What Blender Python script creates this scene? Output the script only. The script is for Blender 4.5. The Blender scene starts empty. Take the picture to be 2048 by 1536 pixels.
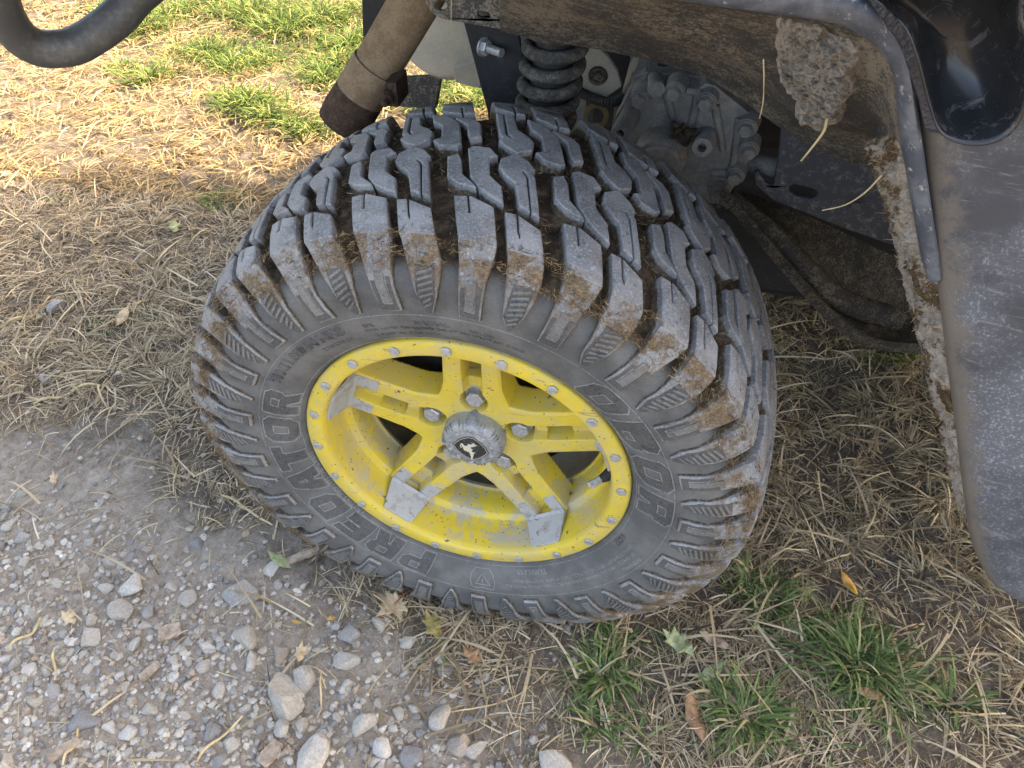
import bpy, bmesh, math, random
import numpy as np
from mathutils import Vector, Matrix, noise as mnoise
from mathutils.geometry import tessellate_polygon
from mathutils.bvhtree import BVHTree

random.seed(7)
RNG = np.random.default_rng(7)
scene = bpy.context.scene
C = scene.collection
R = math.radians

# ------------------------------------------------------------------ camera
CAM = np.array([0.20187463, -0.55327079, 1.04862822])
ROT = np.array([[0.9732243119, -0.1499439344, 0.1742161165],
                [0.2291010018, 0.6942172551, -0.6823306630],
                [-0.0186324900, 0.7039738768, 0.7099814160]])
FPX = 1591.573                       # focal length in pixels of the 2048 px wide photograph
cam_data = bpy.data.cameras.new('camera')
cam = bpy.data.objects.new('camera', cam_data)
C.objects.link(cam)
m4 = Matrix(ROT.tolist()).to_4x4()
m4.translation = Vector(CAM)
cam.matrix_world = m4
cam_data.sensor_width = 36
cam_data.lens = FPX / 2048 * 36
cam_data.clip_start = 0.02
cam_data.clip_end = 500
scene.camera = cam

# ------------------------------------------------------------------ sky and sun
SUN_AZ, SUN_EL = 51.0, 36.0          # azimuth from +Y towards +X
world = bpy.data.worlds.new('World')
scene.world = world
world.use_nodes = True
wt = world.node_tree
sky = wt.nodes.new('ShaderNodeTexSky')
sky.sky_type = 'NISHITA'
sky.sun_disc = False
sky.sun_elevation = R(SUN_EL)
sky.sun_rotation = R(SUN_AZ)
sky.dust_density = 5.0
sky.air_density = 0.8
sky.ozone_density = 1.0
bg = wt.nodes['Background']
bg.inputs['Strength'].default_value = 0.15
wt.links.new(sky.outputs[0], bg.inputs[0])
sun_d = bpy.data.lights.new('sun', 'SUN')
sun_d.energy = 2.0
sun_d.angle = R(0.53)
sun_d.color = (1.0, 0.90, 0.74)
sun = bpy.data.objects.new('sun', sun_d)
C.objects.link(sun)
ld = Vector((-math.sin(R(SUN_AZ)) * math.cos(R(SUN_EL)), -math.cos(R(SUN_AZ)) * math.cos(R(SUN_EL)), -math.sin(R(SUN_EL))))
sun.rotation_euler = ld.to_track_quat('-Z', 'Y').to_euler()
sun.location = (2, 2, 3)
vs = scene.view_settings
vs.view_transform = 'Standard'
vs.look = 'None'
vs.exposure = 2.92
vs.gamma = 1
vs.use_white_balance = True
vs.white_balance_temperature = 8000
vs.white_balance_tint = 10
vs.use_curve_mapping = False

cy = scene.cycles
cy.max_bounces = 4
cy.diffuse_bounces = 3
cy.adaptive_threshold = 0.02
cy.glossy_bounces = 2
cy.transmission_bounces = 2
cy.transparent_max_bounces = 2

# ------------------------------------------------------------------ helpers
AX = 0.322                           # axle height
UA = R(80.0)                         # which way is up in the wheel's own frame
Uv = np.array([math.cos(UA), math.sin(UA), 0.0])
Hv = np.array([Uv[1], -Uv[0], 0.0])


def at(px, py, Y):
    d = ROT @ np.array([(px - 1024) / FPX, -(py - 768) / FPX, -1.0])
    return CAM + d * ((Y - CAM[1]) / d[1])


def atz(px, py, Z=0.0):
    d = ROT @ np.array([(px - 1024) / FPX, -(py - 768) / FPX, -1.0])
    return CAM + d * ((Z - CAM[2]) / d[2])


def link(o, parent=None):
    C.objects.link(o)
    if parent is not None:
        o.parent = parent
    return o


def tag(o, label=None, cat=None, group=None, kind=None):
    if label: o['label'] = label
    if cat: o['category'] = cat
    if group: o['group'] = group
    if kind: o['kind'] = kind
    return o


def empty(name, loc=(0, 0, 0), parent=None):
    o = bpy.data.objects.new(name, None)
    o.empty_display_size = 0.05
    o.location = loc
    return link(o, parent)


def finish(me, smooth=None):
    if smooth is not None:
        me.polygons.foreach_set('use_smooth', [True] * len(me.polygons))
        if smooth < 180:
            me.set_sharp_from_angle(angle=R(smooth))
    me.update()
    return me


def mesh(name, v, f, mat=None, smooth=None):
    me = bpy.data.meshes.new(name)
    me.from_pydata([tuple(map(float, p)) for p in v], [], [tuple(map(int, q)) for q in f])
    if mat: me.materials.append(mat)
    return finish(me, smooth)


def obj(name, v, f, mat, parent=None, smooth=None, bevel=0, segs=2):
    o = bpy.data.objects.new(name, mesh(name, v, f, mat, smooth))
    link(o, parent)
    if bevel:
        b = o.modifiers.new('bevel', 'BEVEL')
        b.width = bevel
        b.segments = segs
        b.limit_method = 'ANGLE'
        b.angle_limit = R(40)
        b.harden_normals = False
    return o


def from_bm(name, bm, mat, parent=None, smooth=None):
    me = bpy.data.meshes.new(name)
    bm.to_mesh(me)
    bm.free()
    me.materials.append(mat)
    finish(me, smooth)
    o = bpy.data.objects.new(name, me)
    return link(o, parent)


def lathe(profile, segs=128, a0=0.0, a1=360.0):
    """profile: (r, z); returns verts, faces about local z."""
    full = abs(a1 - a0 - 360) < 1e-6
    n = segs if full else segs + 1
    v, f = [], []
    for k in range(n):
        a = R(a0 + (a1 - a0) * k / segs)
        for r, z in profile:
            v.append((r * math.cos(a), r * math.sin(a), z))
    m = len(profile)
    for k in range(segs):
        k2 = (k + 1) % n
        for j in range(m - 1):
            f.append((k * m + j, k2 * m + j, k2 * m + j + 1, k * m + j + 1))
    return v, f


def tube(path, rad, seg=12, caps=True, axis=None):
    """path: list of points, rad: number or list."""
    P = [Vector(p) for p in path]
    n = len(P)
    rr = rad if hasattr(rad, '__len__') else [rad] * n
    v, f = [], []
    up = None
    for i, p in enumerate(P):
        t = (P[min(i + 1, n - 1)] - P[max(i - 1, 0)]).normalized() if axis is None else Vector(axis).normalized()
        if up is None:
            up = t.orthogonal().normalized()
        up = (up - t * up.dot(t)).normalized()
        s = t.cross(up)
        for k in range(seg):
            a = 2 * math.pi * k / seg
            v.append(p + (up * math.cos(a) + s * math.sin(a)) * rr[i])
    for i in range(n - 1):
        for k in range(seg):
            k2 = (k + 1) % seg
            f.append((i * seg + k, i * seg + k2, (i + 1) * seg + k2, (i + 1) * seg + k))
    if caps:
        f.append(tuple(range(seg))[::-1])
        f.append(tuple((n - 1) * seg + k for k in range(seg)))
    return v, f


def spline(pts, n=8):
    """Catmull-Rom through 3D points."""
    P = [np.array(p, float) for p in pts]
    P = [2 * P[0] - P[1]] + P + [2 * P[-1] - P[-2]]
    out = []
    for i in range(1, len(P) - 2):
        for k in range(n):
            t = k / n
            a, b, c, d = P[i - 1:i + 3]
            out.append(.5 * (2 * b + (c - a) * t + (2 * a - 5 * b + 4 * c - d) * t * t + (3 * b - a - 3 * c + d) * t ** 3))
    out.append(P[-2])
    return out


def box(x0, x1, y0, y1, z0, z1):
    v = [(x, y, z) for z in (z0, z1) for y in (y0, y1) for x in (x0, x1)]
    f = [(0, 2, 3, 1), (4, 5, 7, 6), (0, 1, 5, 4), (2, 6, 7, 3), (0, 4, 6, 2), (1, 3, 7, 5)]
    return v, f


def join(*vf):
    v, f = [], []
    for a, b in vf:
        n = len(v)
        v += list(a)
        f += [tuple(i + n for i in q) for q in b]
    return v, f


def extrude(loops, d0, d1):
    """loops: outer + holes, lists of 3D points (planar); extruded from offset d0 to d1 (vectors)."""
    flat = [Vector(p) for L in loops for p in L]
    n = len(flat)
    tris = tessellate_polygon([[Vector(p) for p in L] for L in loops])
    v = [p + Vector(d0) for p in flat] + [p + Vector(d1) for p in flat]
    f = [tuple(t) for t in tris] + [tuple(i + n for i in reversed(t)) for t in tris]
    k = 0
    for L in loops:
        m = len(L)
        for i in range(m):
            a, b = k + i, k + (i + 1) % m
            f.append((a, b, b + n, a + n))
        k += m
    me_bm = bmesh.new()
    vv = [me_bm.verts.new(p) for p in v]
    for q in f:
        try:
            me_bm.faces.new([vv[i] for i in q])
        except ValueError:
            pass
    bmesh.ops.recalc_face_normals(me_bm, faces=me_bm.faces)
    me_bm.verts.index_update()
    V = [tuple(p.co) for p in me_bm.verts]
    F = [tuple(x.index for x in q.verts) for q in me_bm.faces]
    me_bm.free()
    return V, F


def circ_px(cx, cy, rx, ry, Y, n=18, ang=0):
    out = []
    for k in range(n):
        a = 2 * math.pi * k / n
        x, y = rx * math.cos(a), ry * math.sin(a)
        out.append(at(cx + x * math.cos(ang) - y * math.sin(ang), cy + x * math.sin(ang) + y * math.cos(ang), Y))
    return out


def plate(name, px, Y, th, mat, parent, holes=(), bevel=0.002, lean=0.0):
    """A plate standing in a plane of constant Y, th thick (towards +Y)."""
    loops = [[at(x, y, Y) for x, y in px]] + [list(h) for h in holes]
    v, f = extrude(loops, (0, 0, 0), (0, th, lean))
    return obj(name, v, f, mat, parent, bevel=bevel)


def bolt_mesh(r, h, washer=True):
    """hexagon head about +z with a washer, base at z=0."""
    parts = []
    if washer:
        parts.append(lathe([(0, 0), (r * 1.32, 0), (r * 1.35, h * .12), (r * 1.3, h * .22), (0, h * .22)], 20))
    hexr = [(0, h * .2)]
    v, f = [], []
    for z, s in ((h * .2, 1.0), (h * .88, 1.0), (h, .88)):
        for k in range(6):
            a = math.pi / 3 * k
            v.append((r * 1.08 * s * math.cos(a), r * 1.08 * s * math.sin(a), z))
    for j in range(2):
        for k in range(6):
            f.append((j * 6 + k, j * 6 + (k + 1) % 6, j * 6 + 6 + (k + 1) % 6, j * 6 + 6 + k))
    f.append(tuple(12 + k for k in range(6)))
    parts.append((v, f))
    return join(*parts)


# numpy value noise (world metres)
def _hash(ix, iy, s):
    h = (ix.astype(np.int64) * 374761393 + iy.astype(np.int64) * 668265263 + s * 1442695041) & 0xffffffff
    h = ((h ^ (h >> 13)) * 1274126177) & 0xffffffff
    return ((h ^ (h >> 16)) & 0xffffff) / float(0xffffff)


def vnoise(x, y, sc, s=0):
    x = np.asarray(x, float) * sc
    y = np.asarray(y, float) * sc
    ix, iy = np.floor(x), np.floor(y)
    fx, fy = x - ix, y - iy
    fx = fx * fx * (3 - 2 * fx)
    fy = fy * fy * (3 - 2 * fy)
    a, b = _hash(ix, iy, s), _hash(ix + 1, iy, s)
    c, d = _hash(ix, iy + 1, s), _hash(ix + 1, iy + 1, s)
    return (a * (1 - fx) + b * fx) * (1 - fy) + (c * (1 - fx) + d * fx) * fy


def fnoise(x, y, sc, s=0, o=4):
    t, a, n = 0, .5, 0
    for k in range(o):
        t = t + a * vnoise(x, y, sc * 2 ** k, s + k * 17)
        n += a
        a *= .5
    return t / n


# ------------------------------------------------------------------ materials
class NT:
    def __init__(self, name, rough=.6, spec=.5, metal=0.0):
        self.m = bpy.data.materials.new(name)
        self.m.use_nodes = True
        self.t = self.m.node_tree
        self.b = self.t.nodes['Principled BSDF']
        self.b.inputs['Roughness'].default_value = rough
        self.b.inputs['Specular IOR Level'].default_value = spec
        self.b.inputs['Metallic'].default_value = metal
        g = self.t.nodes.new('ShaderNodeNewGeometry')
        self.pos = g.outputs['Position']
        self.geo = g

    def set(self, sock, val):
        if isinstance(val, bpy.types.NodeSocket):
            self.t.links.new(val, sock)
        elif hasattr(val, '__len__'):
            sock.default_value = tuple(val) + ((1,) if len(val) == 3 and len(sock.default_value) == 4 else ())
        else:
            sock.default_value = val

    def noise(self, scale, detail=4, rough=.55, vec=None, dist=0.0):
        n = self.t.nodes.new('ShaderNodeTexNoise')
        n.inputs['Scale'].default_value = scale
        n.inputs['Detail'].default_value = detail
        n.inputs['Roughness'].default_value = rough
        n.inputs['Distortion'].default_value = dist
        self.t.links.new(vec if vec is not None else self.pos, n.inputs['Vector'])
        return n.outputs['Fac']

    def voro(self, scale, feature='F1', out='Distance', vec=None, rand=1.0):
        n = self.t.nodes.new('ShaderNodeTexVoronoi')
        n.feature = feature
        n.inputs['Scale'].default_value = scale
        n.inputs['Randomness'].default_value = rand
        self.t.links.new(vec if vec is not None else self.pos, n.inputs['Vector'])
        return n.outputs[out]

    def mapped(self, scale=(1, 1, 1), rot=(0, 0, 0), vec=None, loc=(0, 0, 0)):
        n = self.t.nodes.new('ShaderNodeMapping')
        n.inputs['Scale'].default_value = scale
        n.inputs['Rotation'].default_value = rot
        n.inputs['Location'].default_value = loc
        self.t.links.new(vec if vec is not None else self.pos, n.inputs['Vector'])
        return n.outputs[0]

    def step(self, v, lo, hi):
        n = self.t.nodes.new('ShaderNodeMapRange')
        n.interpolation_type = 'SMOOTHSTEP'
        self.set(n.inputs['Value'], v)
        n.inputs['From Min'].default_value = lo
        n.inputs['From Max'].default_value = hi
        return n.outputs[0]

    def math(self, op, a, b=0.0):
        n = self.t.nodes.new('ShaderNodeMath')
        n.operation = op
        self.set(n.inputs[0], a)
        self.set(n.inputs[1], b)
        return n.outputs[0]

    def mul(self, *a):
        r = a[0]
        for x in a[1:]:
            r = self.math('MULTIPLY', r, x)
        return r

    def mix(self, fac, a, b):
        n = self.t.nodes.new('ShaderNodeMix')
        n.data_type = 'RGBA'
        self.set(n.inputs[0], fac)
        self.set(n.inputs[6], a)
        self.set(n.inputs[7], b)
        return n.outputs[2]

    def ramp(self, fac, stops):
        n = self.t.nodes.new('ShaderNodeValToRGB')
        e = n.color_ramp.elements
        while len(e) < len(stops):
            e.new(.5)
        for x, (p, c) in zip(e, stops):
            x.position = p
            x.color = tuple(c) + (1,)
        self.set(n.inputs[0], fac)
        return n.outputs[0]

    def attr(self, name, out='Color'):
        n = self.t.nodes.new('ShaderNodeAttribute')
        n.attribute_name = name
        return n.outputs[out]

    def sep(self, vec):
        n = self.t.nodes.new('ShaderNodeSeparateXYZ')
        self.t.links.new(vec, n.inputs[0])
        return n.outputs

    def objrand(self):
        return self.t.nodes.new('ShaderNodeObjectInfo').outputs['Random']

    def objcoord(self):
        return self.t.nodes.new('ShaderNodeTexCoord').outputs['Object']

    def axle_r(self):
        """distance from the wheel's axle line"""
        s = self.sep(self.pos)
        dz = self.math('SUBTRACT', s[2], AX)
        return self.math('SQRT', self.math('ADD', self.mul(s[0], s[0]), self.mul(dz, dz))), s

    def bump(self, h, strength=.5, dist=.002):
        n = self.t.nodes.new('ShaderNodeBump')
        n.inputs['Strength'].default_value = strength
        n.inputs['Distance'].default_value = dist
        self.t.links.new(h, n.inputs['Height'])
        self.t.links.new(n.outputs[0], self.b.inputs['Normal'])

    def color(self, c):
        self.set(self.b.inputs['Base Color'], c)

    def rough(self, r):
        self.set(self.b.inputs['Roughness'], r)


def mat_rubber(name, base, dust, brown=0.0, wall=False):
    n = NT(name, .72, .35)
    big = n.noise(22, 5, .6)
    fine = n.noise(420, 3, .6)
    grain = n.noise(1100, 2, .6)
    col = n.mix(n.step(big, .35, .68), base, dust)
    col = n.mix(n.mul(n.step(fine, .50, .68), .6), col, tuple(min(1, c * 1.5) for c in dust))
    col = n.mix(n.mul(n.step(grain, .60, .72), .45), col, tuple(min(1, c * 2.1) for c in dust))
    pits = n.step(n.noise(170, 2, .5), .62, .70)
    col = n.mix(n.mul(pits, .55), col, tuple(c * .4 for c in base))
    if brown:
        r, s = n.axle_r()
        band = n.mul(n.step(r, .270, .304), n.math('SUBTRACT', 1.0, n.step(r, .3285, .3300)))
        outer = n.math('SUBTRACT', 1.0, n.step(s[1], -.006, -.002)) if wall else 1.0
        blot = n.step(n.math('ADD', n.mul(n.noise(34, 5, .65), .8), n.mul(n.noise(160, 4, .7), .30)), .50, .62)
        fib = n.noise(300, 4, .7, dist=1.5)
        bc = n.ramp(fib, [(.32, (.038, .026, .015)), (.52, (.125, .083, .043)), (.72, (.31, .215, .11))])
        col = n.mix(n.mul(band, outer, blot, brown), col, bc)
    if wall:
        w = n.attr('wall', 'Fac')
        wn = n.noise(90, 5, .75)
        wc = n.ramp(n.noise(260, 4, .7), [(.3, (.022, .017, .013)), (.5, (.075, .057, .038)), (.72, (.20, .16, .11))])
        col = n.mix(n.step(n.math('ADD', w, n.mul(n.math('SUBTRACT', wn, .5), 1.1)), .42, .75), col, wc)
    n.color(col)
    n.rough(n.math('ADD', n.mul(big, .2), .55))
    n.bump(n.math('ADD', n.mul(fine, .6), big), .5, .0014)
    return n.m


M = {}
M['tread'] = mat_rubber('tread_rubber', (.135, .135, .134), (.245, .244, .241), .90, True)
M['sidewall'] = mat_rubber('sidewall_rubber', (.105, .106, .104), (.165, .164, .156), .5)
M['mark'] = mat_rubber('moulded_rubber', (.056, .057, .057), (.095, .095, .092), .35)
M['ridge'] = mat_rubber('ridge_rubber', (.16, .16, .157), (.25, .248, .24), .30)

n = NT('groove_mud', .9, .2)
a = n.noise(60, 6, .7)
c = n.ramp(a, [(.3, (.012, .009, .007)), (.5, (.045, .032, .021)), (.7, (.15, .11, .07))])
r_, s_ = n.axle_r()
c = n.mix(n.step(r_, .292, .306), n.mix(n.step(n.noise(22, 5, .6), .35, .68), (.108, .109, .107), (.172, .171, .163)), c)
n.color(c)
n.bump(n.math('ADD', n.noise(160, 5, .7), n.mul(n.noise(700, 3, .6), .4)), .9, .003)
M['groove'] = n.m

n = NT('yellow_paint', .42, .5)
big = n.noise(16, 6, .62)
fine = n.noise(120, 5, .7)
yel = n.mix(n.step(n.noise(9, 3), .3, .7), (.66, .495, .040), (.57, .43, .055))
r_, s_ = n.axle_r()
low = n.math('SUBTRACT', 1.0, n.step(s_[2], .17, .33))            # lower half collects more dried mud
deep = n.step(s_[1], .006, .02)
film = n.mul(n.step(n.math('ADD', n.mul(big, .6), n.mul(fine, .45)), .49, .57), n.math('ADD', .30, n.mul(low, deep, .62)))
col = n.mix(film, yel, (.40, .36, .28))
dust = n.mul(n.step(n.noise(45, 6, .7), .50, .66), .35)
col = n.mix(dust, col, (.44, .37, .19))
scr = n.step(n.noise(70, 6, .75, n.mapped((.35, 1, 2.2), (0, .5, 0)), 1.2), .615, .66)
col = n.mix(n.mul(scr, .8), col, (.22, .16, .10))
spk = n.math('SUBTRACT', 1.0, n.step(n.voro(150), .10, .17))
spk = n.mul(spk, n.step(n.noise(38, 2), .47, .52))
col = n.mix(spk, col, (.10, .066, .04))
blot = n.mul(n.step(n.noise(62, 4, .65), .665, .695), 1.0)
col = n.mix(blot, col, (.12, .085, .055))
n.color(col)
n.rough(n.math('ADD', .36, n.mul(big, .3)))
n.bump(n.math('ADD', fine, spk), .25, .001)
M['yellow'] = n.m

n = NT('silver_paint', .5, .5)
a = n.noise(70, 6, .7)
col = n.mix(n.step(a, .5, .62), (.36, .365, .36), (.28, .275, .255))
col = n.mix(n.step(n.noise(110, 5, .75, dist=1), .60, .66), col, (.13, .10, .07))
n.color(col)
n.bump(a, .2, .001)
M['silver'] = n.m

n = NT('steel_grey', .42, .5, .55)
a = n.noise(260, 4, .6)
n.color(n.ramp(a, [(.3, (.30, .31, .32)), (.7, (.55, .56, .57))]))
n.bump(a, .25, .0008)
M['steel'] = n.m

n = NT('dusty_cap', .45, .5, .3)
a = n.noise(150, 5, .65)
n.color(n.ramp(a, [(.3, (.20, .21, .215)), (.55, (.32, .335, .335)), (.75, (.42, .42, .40))]))
n.bump(a, .2, .0008)
M['cap'] = n.m

n = NT('emblem_black', .35, .5)
n.color(n.mix(n.step(n.noise(900, 3), .58, .68), (.018, .019, .022), (.22, .22, .21)))
M['emblem'] = n.m
n = NT('emblem_cream', .5, .4)
n.color((.55, .52, .40))
M['cream'] = n.m


def mat_dusty(name, base, dust, dscale=60, lo=.45, hi=.6, rough=.65, spec=.4, bumpd=.001, speck=None, rust=0):
    n = NT(name, rough, spec)
    a = n.noise(dscale, 6, .72)
    g = n.noise(dscale * 7, 4, .7)
    f = n.step(n.math('ADD', n.mul(a, .6), n.mul(g, .4)), lo, hi)
    col = n.mix(f, base, dust)
    if speck:
        col = n.mix(n.step(n.noise(dscale * 3, 5, .8), .6, .66), col, speck)
    if rust:
        col = n.mix(n.mul(n.step(n.noise(24, 5, .7), .62, .67), rust), col, (.16, .07, .025))
    n.color(col)
    n.bump(n.math('ADD', a, g), .4, bumpd)
    return n.m


def mat_speckle(name, base, dust, big=14, amt=.5, rust=.5):
    n = NT(name, .75, .3)
    a = n.noise(big, 4, .6)
    g = n.noise(330, 4, .75)
    h = n.noise(95, 4, .7)
    f = n.step(n.math('ADD', n.math('ADD', n.mul(a, .30), n.mul(g, .45)), n.mul(h, .25)), .47 + (.5 - amt) * .1, .58 + (.5 - amt) * .1)
    col = n.mix(f, base, dust)
    col = n.mix(n.mul(n.step(n.noise(24, 5, .7), .64, .68), rust), col, (.14, .07, .03))
    n.color(col)
    n.bump(n.math('ADD', g, h), .5, .0016)
    return n.m


M['frame'] = mat_speckle('dusty_black_steel', (.045, .045, .044), (.23, .20, .155), 12, .5, .7)
M['liner'] = mat_speckle('mud_splashed_plastic', (.044, .043, .042), (.20, .175, .138), 12, .55, .5)
M['belly'] = mat_speckle('grimy_belly_steel', (.034, .033, .032), (.15, .13, .10), 12, .45, .4)
M['dark'] = mat_dusty('dark_underbody', (.020, .020, .022), (.05, .046, .04), 30, .5, .7)
M['black_metal'] = mat_dusty('black_bracket', (.020, .021, .024), (.06, .06, .058), 80, .5, .7)
M['blue_black'] = mat_dusty('worn_black_steel', (.050, .054, .064), (.17, .17, .165), 70, .5, .64, rust=.15)
M['alu'] = mat_dusty('dusty_cast_aluminium', (.15, .152, .150), (.26, .245, .215), 45, .42, .62, .6, .4, speck=(.16, .145, .12))
M['beige'] = mat_dusty('dusty_beige_steel', (.36, .335, .28), (.44, .40, .32), 30, .4, .6)
M['exhaust'] = mat_dusty('mud_baked_pipe', (.20, .135, .082), (.29, .21, .135), 50, .4, .6, .9, .15, .003, speck=(.12, .08, .05))
M['rust'] = mat_dusty('rusty_tip', (.048, .030, .021), (.095, .062, .045), 90, .42, .6, .9, .15, .0025, speck=(.15, .11, .09))
M['rubber_black'] = mat_dusty('black_rubber', (.022, .022, .023), (.075, .07, .06), 70, .5, .66)
M['spring'] = mat_dusty('dusty_spring', (.045, .044, .043), (.17, .15, .125), 90, .45, .62, .8, .3, .002)
M['bumper'] = mat_dusty('satin_black_tube', (.060, .059, .056), (.15, .135, .11), 28, .45, .72, .5, .5, .0006)
M['inner'] = mat_dusty('dirty_shaded_barrel', (.10, .085, .045), (.16, .14, .10), 40, .4, .65)  # darker than the outer barrel: shade put into the colour along with dirt
M['brass'] = mat_dusty('dirty_brass', (.20, .15, .06), (.14, .12, .08), 60)

# side panel: weathered blue-black plastic with a light haze of scratches and dust
n = NT('weathered_plastic', .5, .5)
a = n.noise(11, 6, .65)
g = n.noise(380, 3, .7)
sc = n.noise(60, 5, .75, n.mapped((.25, 1, 3.2), (0, .25, 0)))
col = n.mix(n.step(a, .36, .66), (.043, .047, .056), (.105, .113, .127))
col = n.mix(n.mul(n.step(g, .51, .67), n.step(a, .38, .62), .8), col, (.30, .305, .32))
col = n.mix(n.mul(n.step(sc, .57, .68), .5), col, (.25, .24, .22))
col = n.mix(n.mul(n.attr('dust', 'Fac'), n.step(n.math('ADD', n.mul(n.noise(50, 6, .75), .7), n.mul(n.attr('dust', 'Fac'), .40)), .53, .72)), col, (.155, .132, .107))
n.color(col)
n.rough(n.math('ADD', .42, n.mul(a, .25)))
n.bump(g, .35, .0006)
M['panel'] = n.m

n = NT('worn_lip_plastic', .45, .5)
a = n.noise(35, 6, .7)
col = n.mix(n.step(a, .4, .65), (.066, .074, .092), (.145, .155, .175))
col = n.mix(n.step(n.noise(120, 5, .75), .58, .66), col, (.36, .35, .33))
n.color(col)
n.bump(n.noise(500, 3), .25, .0006)
M['lip'] = n.m

n = NT('gloss_black_plastic', .3, .5)
a = n.noise(20, 6, .75, n.mapped((1, 1, .5)))
scr = n.step(n.noise(42, 6, .8, dist=1.0), .56, .68)
n.color(n.mix(n.mul(scr, .55), (.022, .023, .025), (.22, .22, .22)))
n.rough(n.math('ADD', .26, n.mul(scr, .35)))
M['gloss'] = n.m

n = NT('pebbled_plastic', .5, .5)
v = n.voro(420, 'SMOOTH_F1')
n.color((.030, .033, .042))
n.bump(v, .8, .002)
M['pebble'] = n.m

def mat_mud(name, brown_lo, brown_hi):
    n = NT(name, .95, .15)
    a = n.noise(55, 6, .7)
    g = n.noise(330, 4, .7)
    col = n.ramp(n.math('ADD', n.mul(a, .6), n.mul(g, .4)), [(.34, (.19, .155, .12)), (.5, (.38, .33, .275)), (.66, (.52, .465, .40))])
    br = n.ramp(n.noise(120, 5, .75), [(.3, (.028, .017, .009)), (.5, (.10, .062, .032)), (.7, (.25, .175, .10))])
    col = n.mix(n.step(n.math('ADD', n.mul(n.noise(30, 4, .65), .75), n.mul(g, .25)), brown_lo, brown_hi), col, br)
    n.color(col)
    n.bump(n.math('ADD', n.noise(140, 6, .75), n.mul(g, .5)), .9, .004)
    return n.m


M['mud'] = mat_mud('dried_mud', .60, .66)
M['crust'] = mat_mud('crumbly_mud', .50, .57)
n = NT('brown_mud', .95, .1)
n.color(n.ramp(n.noise(90, 6, .75), [(.3, (.022, .016, .011)), (.5, (.065, .048, .033)), (.7, (.15, .12, .085))]))
n.bump(n.noise(160, 6, .75), .9, .003)
M['brown_mud'] = n.m

# ground soil
n = NT('soil', .95, .15)
g = n.noise(60, 5, .75)
sand = n.attr('dry', 'Fac')
dark = n.ramp(g, [(.3, (.060, .047, .036)), (.5, (.135, .110, .086)), (.72, (.24, .20, .16))])
pale = n.ramp(g, [(.3, (.185, .152, .118)), (.5, (.30, .258, .208)), (.72, (.42, .37, .31))])
col = n.mix(sand, dark, pale)
grit = n.voro(420, 'F1', 'Color')
gs = n.sep(grit)
col = n.mix(n.mul(n.step(gs[0], .7, .78), n.math('SUBTRACT', 1, n.step(n.voro(420), .25, .38)), n.math('ADD', .25, n.mul(sand, .6))), col, n.mix(gs[1], (.24, .22, .19), (.52, .50, .47)))
n.color(col)
n.bump(n.noise(170, 4, .8), .9, .005)
M['soil'] = n.m

n = NT('straw', .75, .3)
n.color(n.attr('col'))
n.b.inputs['Subsurface Weight'].default_value = 0.0
tr = n.t.nodes.new('ShaderNodeBsdfTranslucent')
mx = n.t.nodes.new('ShaderNodeMixShader')
mx.inputs[0].default_value = .22
n.t.links.new(n.attr('col'), tr.inputs['Color'])
n.t.links.new(n.b.outputs[0], mx.inputs[1])
n.t.links.new(tr.outputs[0], mx.inputs[2])
n.t.links.new(mx.outputs[0], n.t.nodes['Material Output'].inputs['Surface'])
M['blade'] = n.m


def mat_stone(name, attr):
    n = NT(name, .85, .25)
    oc = n.objcoord() if not attr else n.pos
    g = n.noise(140 if attr else 5.5, 6, .7, oc)
    h = n.noise(500 if attr else 22, 4, .7, oc)
    if attr:
        base = n.attr('col')
    else:
        base = n.ramp(n.objrand(), [(0, (.22, .22, .225)), (.15, (.34, .33, .31)), (.45, (.47, .44, .385)), (.7, (.40, .365, .31)), (.9, (.58, .555, .51)), (1, (.30, .235, .18))])
    f = n.math('ADD', n.mul(g, .7), n.mul(h, .3))
    col = n.mix(n.step(f, .35, .65), n.mix(.5, base, (.12, .105, .085)), base)
    up = n.sep(n.geo.outputs['Normal'])[2]
    col = n.mix(n.mul(n.step(h, .56, .7), .5), col, (.60, .58, .55))
    n.color(col)
    n.bump(f, .6, .0025)
    return n.m


M['stone'] = mat_stone('limestone', False)
M['pebbles'] = mat_stone('pebbles', True)


def mat_flat(name, c1, c2, scale=120, rough=.8):
    n = NT(name, rough, .25)
    a = n.noise(scale, 5, .7)
    n.color(n.mix(n.step(a, .35, .65), c1, c2))
    n.bump(a, .4, .001)
    return n.m


M['leaf_tan'] = mat_flat('tan_leaf', (.40, .29, .17), (.58, .46, .30))
M['leaf_green'] = mat_flat('pale_green_leaf', (.20, .23, .10), (.36, .38, .22))
M['leaf_brown'] = mat_flat('brown_leaf', (.22, .12, .06), (.38, .24, .14))
M['leaf_olive'] = mat_flat('olive_leaf', (.18, .15, .05), (.34, .27, .10))
M['leaf_orange'] = mat_flat('orange_leaf', (.42, .22, .04), (.55, .33, .10))
M['wood'] = mat_flat('weathered_wood', (.22, .165, .12), (.40, .32, .25), 90)
M['stalk'] = mat_flat('dry_stalk', (.40, .30, .16), (.58, .47, .28), 60)
M['red_stem'] = mat_flat('red_stem', (.20, .05, .04), (.30, .09, .06), 60)
M['blue_plastic'] = mat_flat('blue_plastic', (.05, .16, .24), (.09, .24, .34), 60)
M['white_stone'] = mat_flat('white_stone', (.55, .55, .55), (.75, .75, .75), 90)
M['green_paint'] = mat_flat('dark_bodywork', (.03, .06, .03), (.04, .075, .035), 20)

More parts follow.
